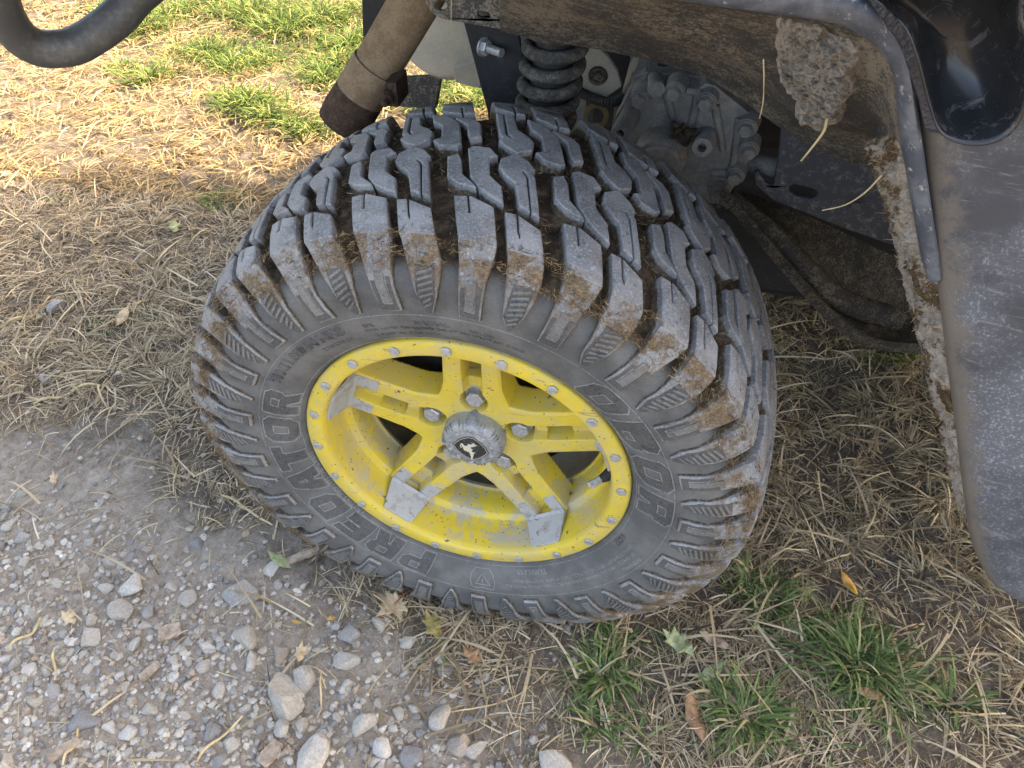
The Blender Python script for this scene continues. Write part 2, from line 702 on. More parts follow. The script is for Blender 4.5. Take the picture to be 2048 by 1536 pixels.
# ------------------------------------------------------------------ ground
GRAVEL = [(-3.0, -.9), (-1.9, -.1), (-1.128, .142), (-.853, .235), (-.67, .275), (-.55, .20), (-.513, .157), (-.383, .08), (-.255, .042), (-.114, -.014), (.046, -.05), (.162, -.104), (.24, -.189), (.30, -.40), (.3, -2.5), (-3, -2.5)]


STONY = [tuple(atz(x, y)[:2]) for x, y in ((-300, 935), (0, 965), (200, 1005), (420, 1065), (560, 1115), (700, 1185), (850, 1265), (1000, 1345), (1100, 1425), (1170, 1560), (1150, 1900), (-700, 1900), (-900, 1200))]


def poly_dist(x, y, poly):
    """signed distance, negative inside"""
    x = np.asarray(x, float)
    y = np.asarray(y, float)
    d = np.full(x.shape, 1e9)
    ins = np.zeros(x.shape, bool)
    n_ = len(poly)
    for i in range(n_):
        (x0, y0), (x1, y1) = poly[i], poly[(i + 1) % n_]
        ex, ey = x1 - x0, y1 - y0
        t = np.clip(((x - x0) * ex + (y - y0) * ey) / (ex * ex + ey * ey), 0, 1)
        d = np.minimum(d, np.hypot(x - x0 - ex * t, y - y0 - ey * t))
        c = ((y0 > y) != (y1 > y)) & (x < (x1 - x0) * (y - y0) / (y1 - y0 + 1e-12) + x0)
        ins ^= c
    return np.where(ins, -d, d)


def smooth(t):
    t = np.clip(t, 0, 1)
    return t * t * (3 - 2 * t)


def dryness(x, y):
    d = poly_dist(x, y, GRAVEL) + (fnoise(x, y, 9, 5) - .5) * .16 + (fnoise(x, y, 3.3, 8, 2) - .5) * .18
    return smooth((.06 - d) / .16)


def gh(x, y):
    h = (fnoise(x, y, 2.2, 1, 3) - .5) * .030 + (fnoise(x, y, 16, 2, 4) - .5) * .014
    h = h + (fnoise(x, y, 70, 3, 3) - .5) * .0055
    tx, ty = np.asarray(x, float) + .68, np.asarray(y, float) - .16
    tu, tv = tx * .93 + ty * .37, -tx * .37 + ty * .93
    tm = np.exp(-(tv / .055) ** 4) * np.exp(-(tu / .20) ** 4)
    h = h + tm * (.0045 * np.clip(np.sin((tu + np.abs(tv) * .8) * 2 * np.pi / .030) * 1.6, -1, 1) - .003)
    near = np.exp(-((np.asarray(x) - .0) ** 2 / .06 + (np.asarray(y) - .13) ** 2 / .05))
    return h * (1 - .5 * near) + near * .004


ax_f = lambda lo, hi, st: np.arange(lo, hi, st)
gx = np.concatenate([[-60, -30, -15, -8, -5], ax_f(-3.4, -1.3, .03), ax_f(-1.3, 1.15, .009), ax_f(1.15, 2.6, .03), [3, 5, 8, 15, 30, 60]])
gy = np.concatenate([[-60, -30, -15, -8, -4, -2.2, -1.4], ax_f(-.9, .95, .009), ax_f(.95, 3.6, .03), [4, 5, 8, 15, 30, 60]])
GX, GY = np.meshgrid(gx, gy)
GZ = gh(GX, GY)
nv, nu = GX.shape
idx = np.arange(nu * nv).reshape(nv, nu)
quads = np.stack([idx[:-1, :-1], idx[:-1, 1:], idx[1:, 1:], idx[1:, :-1]], -1).reshape(-1, 4)


def np_mesh(name, verts, quads, mat, cols=None, smooth_=False, tri=False):
    me = bpy.data.meshes.new(name)
    k = quads.shape[1]
    me.vertices.add(len(verts))
    me.vertices.foreach_set('co', np.ascontiguousarray(verts, dtype=np.float32).ravel())
    me.loops.add(quads.size)
    me.loops.foreach_set('vertex_index', np.ascontiguousarray(quads, dtype=np.int32).ravel())
    me.polygons.add(len(quads))
    me.polygons.foreach_set('loop_start', np.arange(0, quads.size, k, dtype=np.int32))
    me.polygons.foreach_set('loop_total', np.full(len(quads), k, dtype=np.int32))
    me.polygons.foreach_set('use_smooth', np.full(len(quads), smooth_))
    if cols is not None:
        a = me.attributes.new('col', 'FLOAT_COLOR', 'POINT')
        a.data.foreach_set('color', np.concatenate([cols, np.ones((len(cols), 1))], 1).astype(np.float32).ravel())
    me.update(calc_edges=True)
    me.validate()
    me.materials.append(mat)
    return me


me = np_mesh('ground', np.stack([GX, GY, GZ], -1).reshape(-1, 3), quads, M['soil'], None, True)
at_ = me.attributes.new('dry', 'FLOAT', 'POINT')
at_.data.foreach_set('value', dryness(GX, GY).ravel().astype(np.float32))
ground = link(bpy.data.objects.new('ground', me))
tag(ground, 'bare earth and gravel ground under and around the wheel', 'ground', kind='structure')

# ------------------------------------------------------------------ the vehicle
car = empty('utility_vehicle')
tag(car, 'muddy off-road utility vehicle with a yellow rear wheel, exhaust and black fender', 'vehicle')

wheel = empty('wheel', (0, 0, AX), car)
wheel['label'] = 'yellow five-spoke wheel with a wide knobbly off-road tyre'
wheel.rotation_euler = Matrix([Hv.tolist(), [0, 0, -1], Uv.tolist()]).to_euler()
wheel.location = (0, 0, AX)

# profile table: s, top (r,z), base (r,z)
TAB = np.array([
    (-.125, .3465, -.117, .3325, -.117), (-.098, .3458, -.090, .3318, -.090), (-.058, .3425, -.050, .3280, -.050),
    (-.028, .3382, -.020, .3225, -.020), (-.008, .3332, .0000, .3150, -.0060), (0, .3303, .0080, .3105, -.0020),
    (.008, .3228, .0112, .3070, .0040), (.022, .3095, .0167, .3000, .0105), (.036, .2960, .0215, .2915, .0162),
    (.050, .2820, .0245, .2795, .0203), (.064, .2675, .0250, .2655, .0190), (.080, .2515, .0228, .2505, .0180),
    (.092, .2395, .0200, .2385, .0165)])


def prof(s, h):
    """h=1 lug top, h=0 groove floor (may lie a little below)"""
    rt, zt = np.interp(s, TAB[:, 0], TAB[:, 1]), np.interp(s, TAB[:, 0], TAB[:, 2])
    rb, zb = np.interp(s, TAB[:, 0], TAB[:, 3]), np.interp(s, TAB[:, 0], TAB[:, 4])
    return rb + (rt - rb) * h, zb + (zt - zb) * h


def zw(sz):
    return sz - .008       # tread z -> s


# tyre carcass
side = [(.188, -.016), (.1935, -.008), (.199, -.001), (.207, .0055), (.216, .0105), (.226, .0140), (.237, .0165)]
body = side + [(r, z) for s, _, _, r, z in TAB[::-1][1:]]
mir = [(r, -.234 - z) for r, z in body[::-1]][1:]
prof_body = body + mir
# refine
PB = [prof_body[0]]
for a_, b_ in zip(prof_body[:-1], prof_body[1:]):
    PB += [((a_[0] + b_[0]) / 2, (a_[1] + b_[1]) / 2), b_]
PC = [PB[0]]
for a_, b_ in zip(PB[:-1], PB[1:]):
    k_ = max(1, int(math.hypot(a_[0] - b_[0], a_[1] - b_[1]) / .0045))
    PC += [(a_[0] + (b_[0] - a_[0]) * q / k_, a_[1] + (b_[1] - a_[1]) * q / k_) for q in range(1, k_ + 1)]
v, f = lathe(PC, 520)
vt = []
for x, y, z in v:
    r_ = math.hypot(x, y)
    w_ = max(0, min(1, (r_ - .298) / .012))
    if w_:
        q = Vector((x, y, z))
        d_ = (max(0, mnoise.fractal(q * 38, .8, 2.1, 3) + .10) * .0065 + mnoise.noise(q * 210) * .0009) * w_
        x, y = x * (1 + d_ / r_), y * (1 + d_ / r_)
    vt.append((x, y, z))
obj('tyre', vt, f, M['groove'], wheel, smooth=180)


def side_z(r):
    """outer sidewall height at radius r (smooth part)"""
    tb = body[::-1]
    rs = np.array([p[0] for p in body])
    zs = np.array([p[1] for p in body])
    o = np.argsort(rs)
    return float(np.interp(r, rs[o], zs[o]))


def inset(poly, d):
    """poly: list of (x,y) ccw or cw; moves every vertex inwards by d (mitre)."""
    P = np.array(poly, float)
    n_ = len(P)
    area = 0.5 * sum(P[i][0] * P[(i + 1) % n_][1] - P[(i + 1) % n_][0] * P[i][1] for i in range(n_))
    sg = 1 if area > 0 else -1
    out = []
    for i in range(n_):
        a, b, c_ = P[i - 1], P[i], P[(i + 1) % n_]
        e1 = (b - a) / (np.linalg.norm(b - a) + 1e-12)
        e2 = (c_ - b) / (np.linalg.norm(c_ - b) + 1e-12)
        n1 = np.array([-e1[1], e1[0]]) * sg
        n2 = np.array([-e2[1], e2[0]]) * sg
        m = n1 + n2
        k = max(.35, 1 + n1.dot(n2))
        out.append(b + m * d / k)
    return out


RM = .33                                                           # metres per radian used while drawing blocks


def block_mesh(name, poly, mat, flip=False, hb=-.10, draft=.0008, bev=.0013, jitter=0.0):
    """poly: (theta degrees, s).  flip: rotated by half a turn to the far half of the tread."""
    brk = sorted(set(TAB[:, 0]))
    P = []
    n_ = len(poly)
    for i in range(n_):
        a, b = poly[i], poly[(i + 1) % n_]
        pts = [(0, a)]
        for s in brk:
            if (a[1] - s) * (b[1] - s) < 0:
                t = (s - a[1]) / (b[1] - a[1])
                pts.append((t, (a[0] + (b[0] - a[0]) * t, s)))
        pts.sort(key=lambda q: q[0])
        P += [q for _, q in pts]
    flat = [(R(t) * RM, s) for t, s in P]
    top = inset(flat, bev)
    low = inset(flat, -draft)

    def m3(p, h, drop=0.0):
        s = p[1]
        r, z = prof(s, h)
        if drop:
            r2, z2 = prof(s, h - .2)
            dv = np.array([r2 - r, z2 - z])
            dv = dv / (np.linalg.norm(dv) + 1e-12) * drop
            r, z = r + dv[0], z + dv[1]
        th = p[0] / RM
        if flip:
            th = R(163.3) - th
            z = -.234 - z
        return (r * math.cos(th), r * math.sin(th), z)
    bm = bmesh.new()
    wl = bm.verts.layers.float.new('wall')
    v2 = [bm.verts.new((x, y, 0)) for x, y in top]
    face = bm.faces.new(v2)
    bmesh.ops.triangulate(bm, faces=[face])
    for s in brk:
        bmesh.ops.bisect_plane(bm, geom=bm.verts[:] + bm.edges[:] + bm.faces[:], dist=1e-6, plane_co=(0, s, 0), plane_no=(0, 1, 0))
    for q in bm.verts:
        q.co = m3((q.co.x, q.co.y), 1.0)
    r1 = [bm.verts.new(m3(p, 1.0, .0012)) for p in flat]
    mid_ = inset(flat, -draft * .5)
    rm_ = [bm.verts.new(m3(p, .45)) for p in mid_]
    r0 = [bm.verts.new(m3(p, hb)) for p in low]
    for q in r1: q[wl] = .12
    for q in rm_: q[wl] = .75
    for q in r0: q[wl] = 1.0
    m = len(flat)
    for i in range(m):
        j = (i + 1) % m
        for A, B in ((v2, r1), (r1, rm_), (rm_, r0)):
            try:
                bm.faces.new((A[i], A[j], B[j], B[i]))
            except ValueError:
                pass
    bmesh.ops.recalc_face_normals(bm, faces=bm.faces)
    me = bpy.data.meshes.new(name)
    bm.to_mesh(me)
    bm.free()
    me.materials.append(mat)
    finish(me, 28)
    return me


def sl(x, y, w=.17):
    return x, y, w


# near-half blocks measured on the photograph, (theta, s)
Z = lambda l: [(t, zw(z / 1000)) for t, z in l]
Sa = Z([(79.7, -39), (77.75, -40.8), (76.55, -20), (76.3, -20), (77.45, -41), (77.0, -41), (73.3, -33)]) + [(70.9, 0.0), (70.9, .012), (71.3, .030), (71.5, .050), (71.45, .0795), (75.95, .0795), (76.1, .045), (76.4, .018), (76.9, 0.0)]
Sb = Z([(88.5, -30), (86.85, -30.5), (85.75, -11), (84.9, -4), (84.65, -4.4), (85.45, -11.4), (86.5, -30.3), (86.3, -29.8), (82.5, -20)]) + [(80.2, .006), (79.6, .020), (79.6, .040), (80.3, .058), (81.7, .0805), (82.7, .0805), (84.2, .066), (84.9, .040), (85.6, .018), (86.0, .006)]
Ca1 = Z([(83.5, -96), (82.0, -103), (81.0, -92), (79.9, -71), (77.2, -57), (76.9, -53), (80.4, -57), (82.1, -66)])
Ca2 = Z([(80.9, -113), (79.5, -124), (77.5, -119), (75.8, -107), (76.9, -101), (75.6, -74), (73.3, -62), (72.0, -39), (74.6, -46), (76.5, -54), (78.5, -68)])
Cb = Z([(92.1, -90), (92.3, -104), (90.3, -117), (87.9, -108), (86.5, -98), (86.9, -93), (86.1, -86), (83.3, -34), (84.7, -37.2), (86.2, -66), (87.1, -84), (88.2, -91), (88.4, -89.6), (87.4, -83), (86.5, -66), (84.98, -37.6), (86.9, -42), (88.7, -70), (90.7, -79)])
PER = 360 / 21


def rot_copy(proto, name, k, parent):
    o = bpy.data.objects.new(name, proto)
    o.rotation_euler = (0, 0, R(k * PER))
    return link(o, parent)


blocks = []
for nm, poly in (('tread_block', Sa), ('tread_block', Sb), ('tread_block', Ca1), ('tread_block', Ca2), ('tread_block', Cb)):
    for flip in (False, True):
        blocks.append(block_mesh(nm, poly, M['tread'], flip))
for me in blocks:
    for k in range(21):
        rot_copy(me, 'tread_block', k, wheel)


# raised marks on the lug ends: hatched arrow and square staple
def strip_mesh(polys, lift, mat, name, th=.0007):
    """thin raised plates on the lug tops: polys in (theta, s)"""
    V, F = [], []
    for poly, h in polys:
        P = []
        for i in range(len(poly)):
            a, b = poly[i], poly[(i + 1) % len(poly)]
            m_ = max(1, int(abs(b[1] - a[1]) / .008))
            for q in range(m_):
                P.append((a[0] + (b[0] - a[0]) * q / m_, a[1] + (b[1] - a[1]) * q / m_))
        tris = tessellate_polygon([[Vector((R(t) * RM, s, 0)) for t, s in P]])
        base = len(V)

        def p3(t, s, l):
            r, z = prof(s, 1.0)
            r2, z2 = prof(s + .002, 1.0)
            tx, tz = r2 - r, z2 - z
            L_ = math.hypot(tx, tz)
            nr, nz = tz / L_, -tx / L_
            r, z = r + nr * l, z + nz * l
            return (r * math.cos(R(t)), r * math.sin(R(t)), z)
        for t, s in P: V.append(p3(t, s, h))
        for t, s in P: V.append(p3(t, s, -.001))
        n_ = len(P)
        F += [tuple(base + i for i in t) for t in tris]
        for i in range(n_):
            j = (i + 1) % n_
            F.append((base + i, base + j, base + n_ + j, base + n_ + i))
    bm = bmesh.new()
    vv = [bm.verts.new(p) for p in V]
    for q in F:
        try: bm.faces.new([vv[i] for i in q])
        except ValueError: pass
    bmesh.ops.recalc_face_normals(bm, faces=bm.faces)
    me = bpy.data.meshes.new(name)
    bm.to_mesh(me)
    bm.free()
    me.materials.append(mat)
    return finish(me)


U_out = [(75.7, .044), (75.7, .0775), (71.75, .0775), (71.75, .040), (72.6, .040), (72.6, .0705), (74.9, .0705), (74.9, .044)]
U_in = [(74.6, .036), (74.6, .068), (72.9, .068), (72.9, .036)]
H_out = [(83.9, .028), (84.2, .062), (82.6, .0795), (81.8, .0795), (80.5, .058), (80.2, .028)]
bars = []
for q in range(7):
    s0 = .031 + q * .0058
    w_ = 1.0 if q < 5 else .62
    c0 = 82.15
    bars.append(([(c0 + 1.45 * w_, s0 + .0035), (c0 + 1.45 * w_, s0 + .0061), (c0 - 1.45 * w_, s0 - .0009 + .0012), (c0 - 1.45 * w_, s0 - .0035 + .0012)], .0019))
mU = strip_mesh([(U_out, .0005)], 0, M['mark'], 'sidewall_mark')
mUi = strip_mesh([(U_in, .0014)], 0, M['sidewall'], 'sidewall_mark')
mH = strip_mesh([(H_out, .0005)], 0, M['mark'], 'sidewall_mark')
mHb = strip_mesh(bars, 0, M['sidewall'], 'sidewall_ribs')
for k in range(21):
    for me in (mU, mUi, mH, mHb):
        rot_copy(me, me.name.split('.')[0], k, wheel)

# block letters on the sidewall
G = {
    'P': ([(0, 0), (0, 1), (.78, 1), (.95, .85), (.95, .50), (.80, .36), (.36, .36), (.36, 0)], [(.36, .56), (.36, .80), (.62, .80), (.62, .56)]),
    'R': ([(0, 0), (0, 1), (.80, 1), (.95, .86), (.95, .55), (.82, .42), (1.0, 0), (.64, 0), (.48, .36), (.34, .36), (.34, 0)], [(.34, .58), (.34, .80), (.62, .80), (.62, .58)]),
    'E': ([(0, 0), (0, 1), (.95, 1), (.95, .74), (.38, .74), (.38, .62), (.85, .62), (.85, .40), (.38, .40), (.38, .26), (.95, .26), (.95, 0)], None),
    'D': ([(0, 0), (0, 1), (.75, 1), (.97, .78), (.97, .22), (.75, 0)], [(.36, .27), (.36, .73), (.62, .73), (.62, .27)]),
    'A': ([(0, 0), (.30, 1), (.70, 1), (1.0, 0), (.64, 0), (.59, .18), (.41, .18), (.36, 0)], [(.46, .42), (.5, .70), (.54, .42)]),
    'T': ([(.32, 0), (.32, .72), (0, .72), (0, 1), (1, 1), (1, .72), (.68, .72), (.68, 0)], None),
    'O': ([(.18, 0), (0, .2), (0, .82), (.18, 1), (.82, 1), (1, .82), (1, .2), (.82, 0)], [(.36, .28), (.36, .72), (.64, .72), (.64, .28)]),
    'B': ([(0, 0), (0, 1), (.80, 1), (.97, .86), (.97, .62), (.88, .52), (1.0, .42), (1.0, .16), (.84, 0)], [(.36, .22), (.36, .40), (.66, .40), (.66, .22)]),
}


def on_side(th, r, lift):
    z = side_z(r)
    dz = (side_z(r + .002) - side_z(r - .002)) / .004
    nr, nz = -dz, 1.0
    L_ = math.hypot(nr, nz)
    r2, z2 = r + nr / L_ * lift, z + nz / L_ * lift
    return (r2 * math.cos(R(th)), r2 * math.sin(R(th)), z2)


def densify(P, st):
    out = []
    for i in range(len(P)):
        a, b = np.array(P[i]), np.array(P[(i + 1) % len(P)])
        k = max(1, int(np.linalg.norm(b - a) / st))
        out += [tuple(a + (b - a) * q / k) for q in range(k)]
    return out


def letter(ch, th, r0, r1, wdeg, slant=0.0):
    loops = [densify(L, .12) for L in G[ch] if L]
    hgt = r1 - r0
    rm = (r0 + r1) / 2

    def mp(p, l):
        x, y = p
        t = th - (x - .5 + slant * (y - .5)) * wdeg
        return on_side(t, r0 + y * hgt, l)
    V, F = [], []
    flat3 = [[Vector((x, y, 0)) for x, y in L] for L in loops]
    tris = tessellate_polygon(flat3)
    for L in loops: V += [mp(p, .0006) for p in L]
    nt = len(V)
    for L in loops: V += [mp(p, -.001) for p in L]
    F += [tuple(t) for t in tris]
    k = 0
    for L in loops:
        for i in range(len(L)):
            a, b = k + i, k + (i + 1) % len(L)
            F.append((a, b, b + nt, a + nt))
        k += len(L)
    bm = bmesh.new()
    vv = [bm.verts.new(p) for p in V]
    for q in F:
        try: bm.faces.new([vv[i] for i in q])
        except ValueError: pass
    bmesh.ops.recalc_face_normals(bm, faces=bm.faces)
    lo = from_bm('sidewall_letter', bm, M['mark'], wheel)
    # raised outline
    V, F = [], []
    wm = .0011
    for li, L in enumerate(loops):
        mm = [((x - .5) * R(wdeg) * rm, y * hgt) for x, y in L]
        if li == 0:
            A, B = inset(mm, -.0016), inset(mm, -.0016 - wm)
        else:
            A, B = inset(mm, .0), inset(mm, -wm)
        b0 = len(V)
        un = lambda p: (p[0] / (R(wdeg) * rm) + .5, p[1] / hgt)
        q = len(L)
        for S, l in ((A, -.0005), (A, .0012), (B, .0012), (B, -.0005)):
            V += [mp(un(p), l) for p in S]
        for ring in range(3):
            for i in range(q):
                j = (i + 1) % q
                F.append((b0 + ring * q + i, b0 + ring * q + j, b0 + (ring + 1) * q + j, b0 + (ring + 1) * q + i))
    o = obj('letter_outline', V, F, M['ridge'], wheel)
    return lo


for ch, th in zip('PREDATOR', (-120.5, -133, -145.5, -158.5, -172, -183.5, -197, -210)):
    letter(ch, th, .2045, .2375, 10.3, .12 if ch != 'T' else 0)
for ch, th in zip('OBOR', (36.7, 21.4, 6.2, -8.8)):
    letter(ch, th, .206, .242, 11.2, .18)


def side_text(body_, th0, r, size, mat, ext=.0005, off=0.0, fit=None):
    cu = bpy.data.curves.new('t', 'FONT')
    cu.body = body_
    cu.size = size / .72
    cu.resolution_u = 2
    cu.offset = off
    to = bpy.data.objects.new('t', cu)
    C.objects.link(to)
    bpy.context.view_layer.update()
    dg = bpy.context.evaluated_depsgraph_get()
    me = bpy.data.meshes.new_from_object(to.evaluated_get(dg))
    bpy.data.objects.remove(to)
    if not len(me.vertices): return
    xs = [q.co.x for q in me.vertices]
    k = 1.0
    if fit: k = R(abs(fit)) * r / (max(xs) - min(xs))
    bm = bmesh.new()
    bm.from_mesh(me)
    res = bmesh.ops.extrude_face_region(bm, geom=bm.faces[:])
    up = [g for g in res['geom'] if isinstance(g, bmesh.types.BMVert)]
    upset = set(up)
    for q in bm.verts:
        th = th0 - math.degrees(q.co.x * k / r)
        q.co = on_side(th, r + q.co.y, ext if q in upset else -.0008)
    bmesh.ops.recalc_face_normals(bm, faces=bm.faces)
    o = from_bm('sidewall_text', bm, mat, wheel)
    return o


side_text('27X11.00R14 NHS', 140.5, .2275, .0115, M['mark'], .0009, .0006, 33)
side_text('8PR', 101.5, .2290, .0055, M['mark'], .0006)
side_text('RADIAL', 87.5, .2300, .0062, M['mark'], .0006, .0002, 8.6)
side_text('NYLON', 74, .2280, .0050, M['mark'], .0006)
side_text('MAX. LOAD 950 kg(2090 lbs) AT 320 kPa(46 psi) COLD', 102, .2225, .0042, M['mark'], .0006, 0, 42)
side_text('270/65R14', 119, .2150, .0055, M['mark'], .0006, 0, 11.5)
side_text('106D at 320 kPa', 100.5, .2130, .0040, M['mark'], .0006, 0, 18)
side_text('PATENT NO.: US D876,651S', -147, .1975, .0045, M['ridge'], .0007, 0, 36)
side_text('4422', -29.5, .2035, .0070, M['mark'], .0008, .0002, 6.5)
side_text('DO NOT INFLATE BEYOND 32 PSI(220 kPa) WHEN SEATING BEAD', -31, .2165, .0048, M['ridge'], .0007, 0, 54)
side_text("SEE VEHICLE LABEL OR OWNER'S MANUAL FOR OPERATING PRESSURE", -32.5, .2245, .0048, M['ridge'], .0007, 0, 55)
side_text('WARNING', -33.5, .2335, .0062, M['ridge'], .0007, 0, 8.5)
side_text('TUBELESS', -70.5, .2045, .0058, M['ridge'], .0007, 0, 12)
# warning triangle in its shield, and two fine moulded rings
tri = [(-96 + dx, .2215 + dy) for dx, dy in ((-2.6, .0085), (2.6, .0085), (0, -.0095))]


def side_line(pts, closed, w, name='sidewall_emblem', mat=None):
    P = []
    n_ = len(pts) if closed else len(pts) - 1
    for i in range(n_):
        a, b = np.array(pts[i]), np.array(pts[(i + 1) % len(pts)])
        k = max(1, int(abs(b[0] - a[0]) / 1.2))
        P += [a + (b - a) * q / k for q in range(k)]
    P.append(np.array(pts[0] if closed else pts[-1]))
    v, f = tube([on_side(t, r, .0002) for t, r in P], w, 6)
    return v, f


shield = [(-96 + dx, .2215 + dy) for dx, dy in ((-3.6, .0165), (0, .0140), (3.6, .0165), (4.4, .004), (4.0, -.008), (2.6, -.0155), (-2.6, -.0155), (-4.0, -.008), (-4.4, .004))]
v, f = join(side_line(tri, True, .0008), side_line(shield, True, .0007), side_line([(-96, .2195), (-96, .2265)], False, .0007))
obj('sidewall_emblem', v, f, M['ridge'], wheel)
for rr in (.2010, .2435):
    v, f = side_line([(360 - q * 3, rr) for q in range(120)], True, .00045)
    obj('moulded_ring', v, f, M['ridge'], wheel)

# ------------------------------------------------------------------ rim
v, f = lathe([(.1760, -.018), (.190, -.018), (.1945, -.012), (.1945, -.0030), (.1930, -.0010), (.1910, 0), (.1765, 0), (.1745, -.0008), (.1728, -.003), (.1715, -.0075)], 200)
obj('rim_ring', v, f, M['yellow'], wheel, smooth=50)
v, f = lathe([(.1715, -.0075), (.1700, -.018), (.1685, -.034), (.1675, -.047), (.1660, -.0500), (.1600, -.0525), (.1588, -.0545), (.1575, -.070), (.1570, -.086), (.1555, -.0895),
              (.1540, -.0905), (.1540, -.094), (.1600, -.100)], 200)
obj('rim_barrel', v, f, M['yellow'], wheel, smooth=45)
v, f = lathe([(.1600, -.0995), (.1630, -.14), (.1650, -.21), (.1900, -.236), (.1930, -.244)], 120)
obj('inner_barrel', v, f, M['inner'], wheel, smooth=45)

bv, bf = bolt_mesh(.0056, .0036, False)
me_bolt = mesh('rim_bolt', bv, bf, M['steel'])
for k in range(20):
    a = R(100 - 18 * k)
    o = bpy.data.objects.new('rim_bolt', me_bolt)
    o.location = (.184 * math.cos(a), .184 * math.sin(a), -.0009)
    o.rotation_euler = (random.uniform(-.05, .05), random.uniform(-.05, .05), random.uniform(0, 1))
    link(o, wheel)


# spokes as a cast surface: 72 degree sector around local +x
def sst(x):
    x = np.clip(x, 0, 1)
    return x * x * (3 - 2 * x)


rr = np.concatenate([np.linspace(.024, .070, 46), np.linspace(.0706, .1625, 190)])
tt = np.linspace(-36, 36, 345)
RR, TT = np.meshgrid(rr, np.radians(tt), indexing='ij')
uu, vvv = RR * np.cos(TT), RR * np.sin(TT)
av = np.abs(vvv)
outer = np.interp(uu, [.03, .06, .085, .12, .165], [.052, .0400, .0345, .0330, .0320])
d_bar = av - outer
# hub body: rounded pentagon-like valley between pairs
d_hub = RR - np.interp(np.degrees(np.abs(TT)), [0, 22, 30, 36], [.095, .085, .0745, .0715])
kk = .008
hmin = np.clip(.5 + .5 * (d_hub - d_bar) / kk, 0, 1)
dA = d_hub * (1 - hmin) + d_bar * hmin - kk * hmin * (1 - hmin)
zt = np.interp(RR, [.02, .045, .07, .10, .15, .165], [-.0535, -.0530, -.0505, -.0480, -.0462, -.0462])
z = zt - .0016 * sst((dA + .004) / .004) - .034 * np.clip(dA / .0060, 0, 1)
d_slot = np.maximum(av - .0115, np.maximum(.0720 - uu, uu - .175))
z = np.minimum(z, zt - .0125 * sst(-(d_slot - .0012) / .0055))
d_hole = np.maximum(av - .0105, np.maximum(.0900 - uu, uu - .1200))
z = np.minimum(z, zt - .0125 - .030 * np.clip(-(d_hole - .001) / .005, 0, 1) + 10 * (d_hole > .001))
d_pock = np.hypot((uu - .0575) * .86, vvv) - .0155
z = np.minimum(z, zt - .024 * sst(-(d_pock - .002) / .0055))
keep = (dA < .0060) & (d_hole > -.0048)
iv = np.arange(RR.size).reshape(RR.shape)
q = np.stack([iv[:-1, :-1], iv[1:, :-1], iv[1:, 1:], iv[:-1, 1:]], -1).reshape(-1, 4)
q = q[keep.ravel()[q].all(1)]
used = np.unique(q)
remap = -np.ones(RR.size, int)
remap[used] = np.arange(len(used))
me_sp = np_mesh('spoke_pair', np.stack([uu, vvv, z], -1).reshape(-1, 3)[used], remap[q], M['yellow'], None, True)
SP0 = 79.0
for k in range(5):
    o = bpy.data.objects.new('spoke_pair', me_sp)
    o.rotation_euler = (0, 0, R(SP0 + 72 * k))
    link(o, wheel)

# silver claws at the spoke tips
V, F = [], []


def quadgrid(P, n1, n2):
    """bilinear patch from corners P00,P10,P11,P01 -> verts, faces"""
    P = [np.array(p, float) for p in P]
    vv, ff = [], []
    for i in range(n1 + 1):
        for j in range(n2 + 1):
            a, b = i / n1, j / n2
            vv.append(P[0] * (1 - a) * (1 - b) + P[1] * a * (1 - b) + P[2] * a * b + P[3] * (1 - a) * b)
    for i in range(n1):
        for j in range(n2):
            k = i * (n2 + 1) + j
            ff.append((k, k + n2 + 1, k + n2 + 2, k + 1))
    return vv, ff


pieces = []
for sg in (-1, 1):
    outl = [(.1275, sg * .0140), (.1275, sg * .0305), (.1535, sg * .0300), (.1535, sg * .0120)]
    zs = [-.0470, -.0470, -.0462, -.0462]
    vv = [(x, y, zz + .0012) for (x, y), zz in zip(outl, zs)] + [(x, y, zz - .004) for (x, y), zz in zip(outl, zs)]
    ff = [(0, 1, 2, 3), (4, 7, 6, 5), (0, 4, 5, 1), (1, 5, 6, 2), (2, 6, 7, 3), (3, 7, 4, 0)]
    pieces.append((vv, ff))
# fold plate going up the barrel
vv = []
nst = 9
for i in range(nst):
    b = -1 + 2 * i / (nst - 1)
    for x, y, zz in ((.1530, .0300, -.0450), (.1560, .0295, -.0415), (.1685, .0215, -.0065), (.1720, .0215, -.0075), (.1650, .0295, -.0470)):
        yy = y * b
        xx = math.sqrt(max(0, x * x - yy * yy)) if x > .16 else x - (yy * yy) * 1.5 * (x - .1530) / .0025 * 0
        vv.append((xx, yy, zz))
ff = []
for i in range(nst - 1):
    for j in range(4):
        ff.append((i * 5 + j, (i + 1) * 5 + j, (i + 1) * 5 + j + 1, i * 5 + j + 1))
ff += [(0, 1, 2, 3, 4), tuple((nst - 1) * 5 + j for j in (4, 3, 2, 1, 0))]
pieces.append((vv, ff))
short = []
for sg in (-1, 1):
    outl = [(.1470, sg * .0140), (.1470, sg * .0305), (.1535, sg * .0300), (.1535, sg * .0120)]
    zz = -.0462
    short.append(([(x, y, zz + .0012) for x, y in outl] + [(x, y, zz - .004) for x, y in outl], [(0, 1, 2, 3), (4, 7, 6, 5), (0, 4, 5, 1), (1, 5, 6, 2), (2, 6, 7, 3), (3, 7, 4, 0)]))
me_short = mesh('spoke_tip', *join(*(short + pieces[2:])), M['silver'])
v, f = join(*pieces)
bm = bmesh.new()
vs_ = [bm.verts.new(p) for p in v]
for q_ in f:
    try: bm.faces.new([vs_[i] for i in q_])
    except ValueError: pass
bmesh.ops.recalc_face_normals(bm, faces=bm.faces)
me_claw = bpy.data.meshes.new('spoke_tip')
bm.to_mesh(me_claw)
bm.free()
me_claw.materials.append(M['silver'])
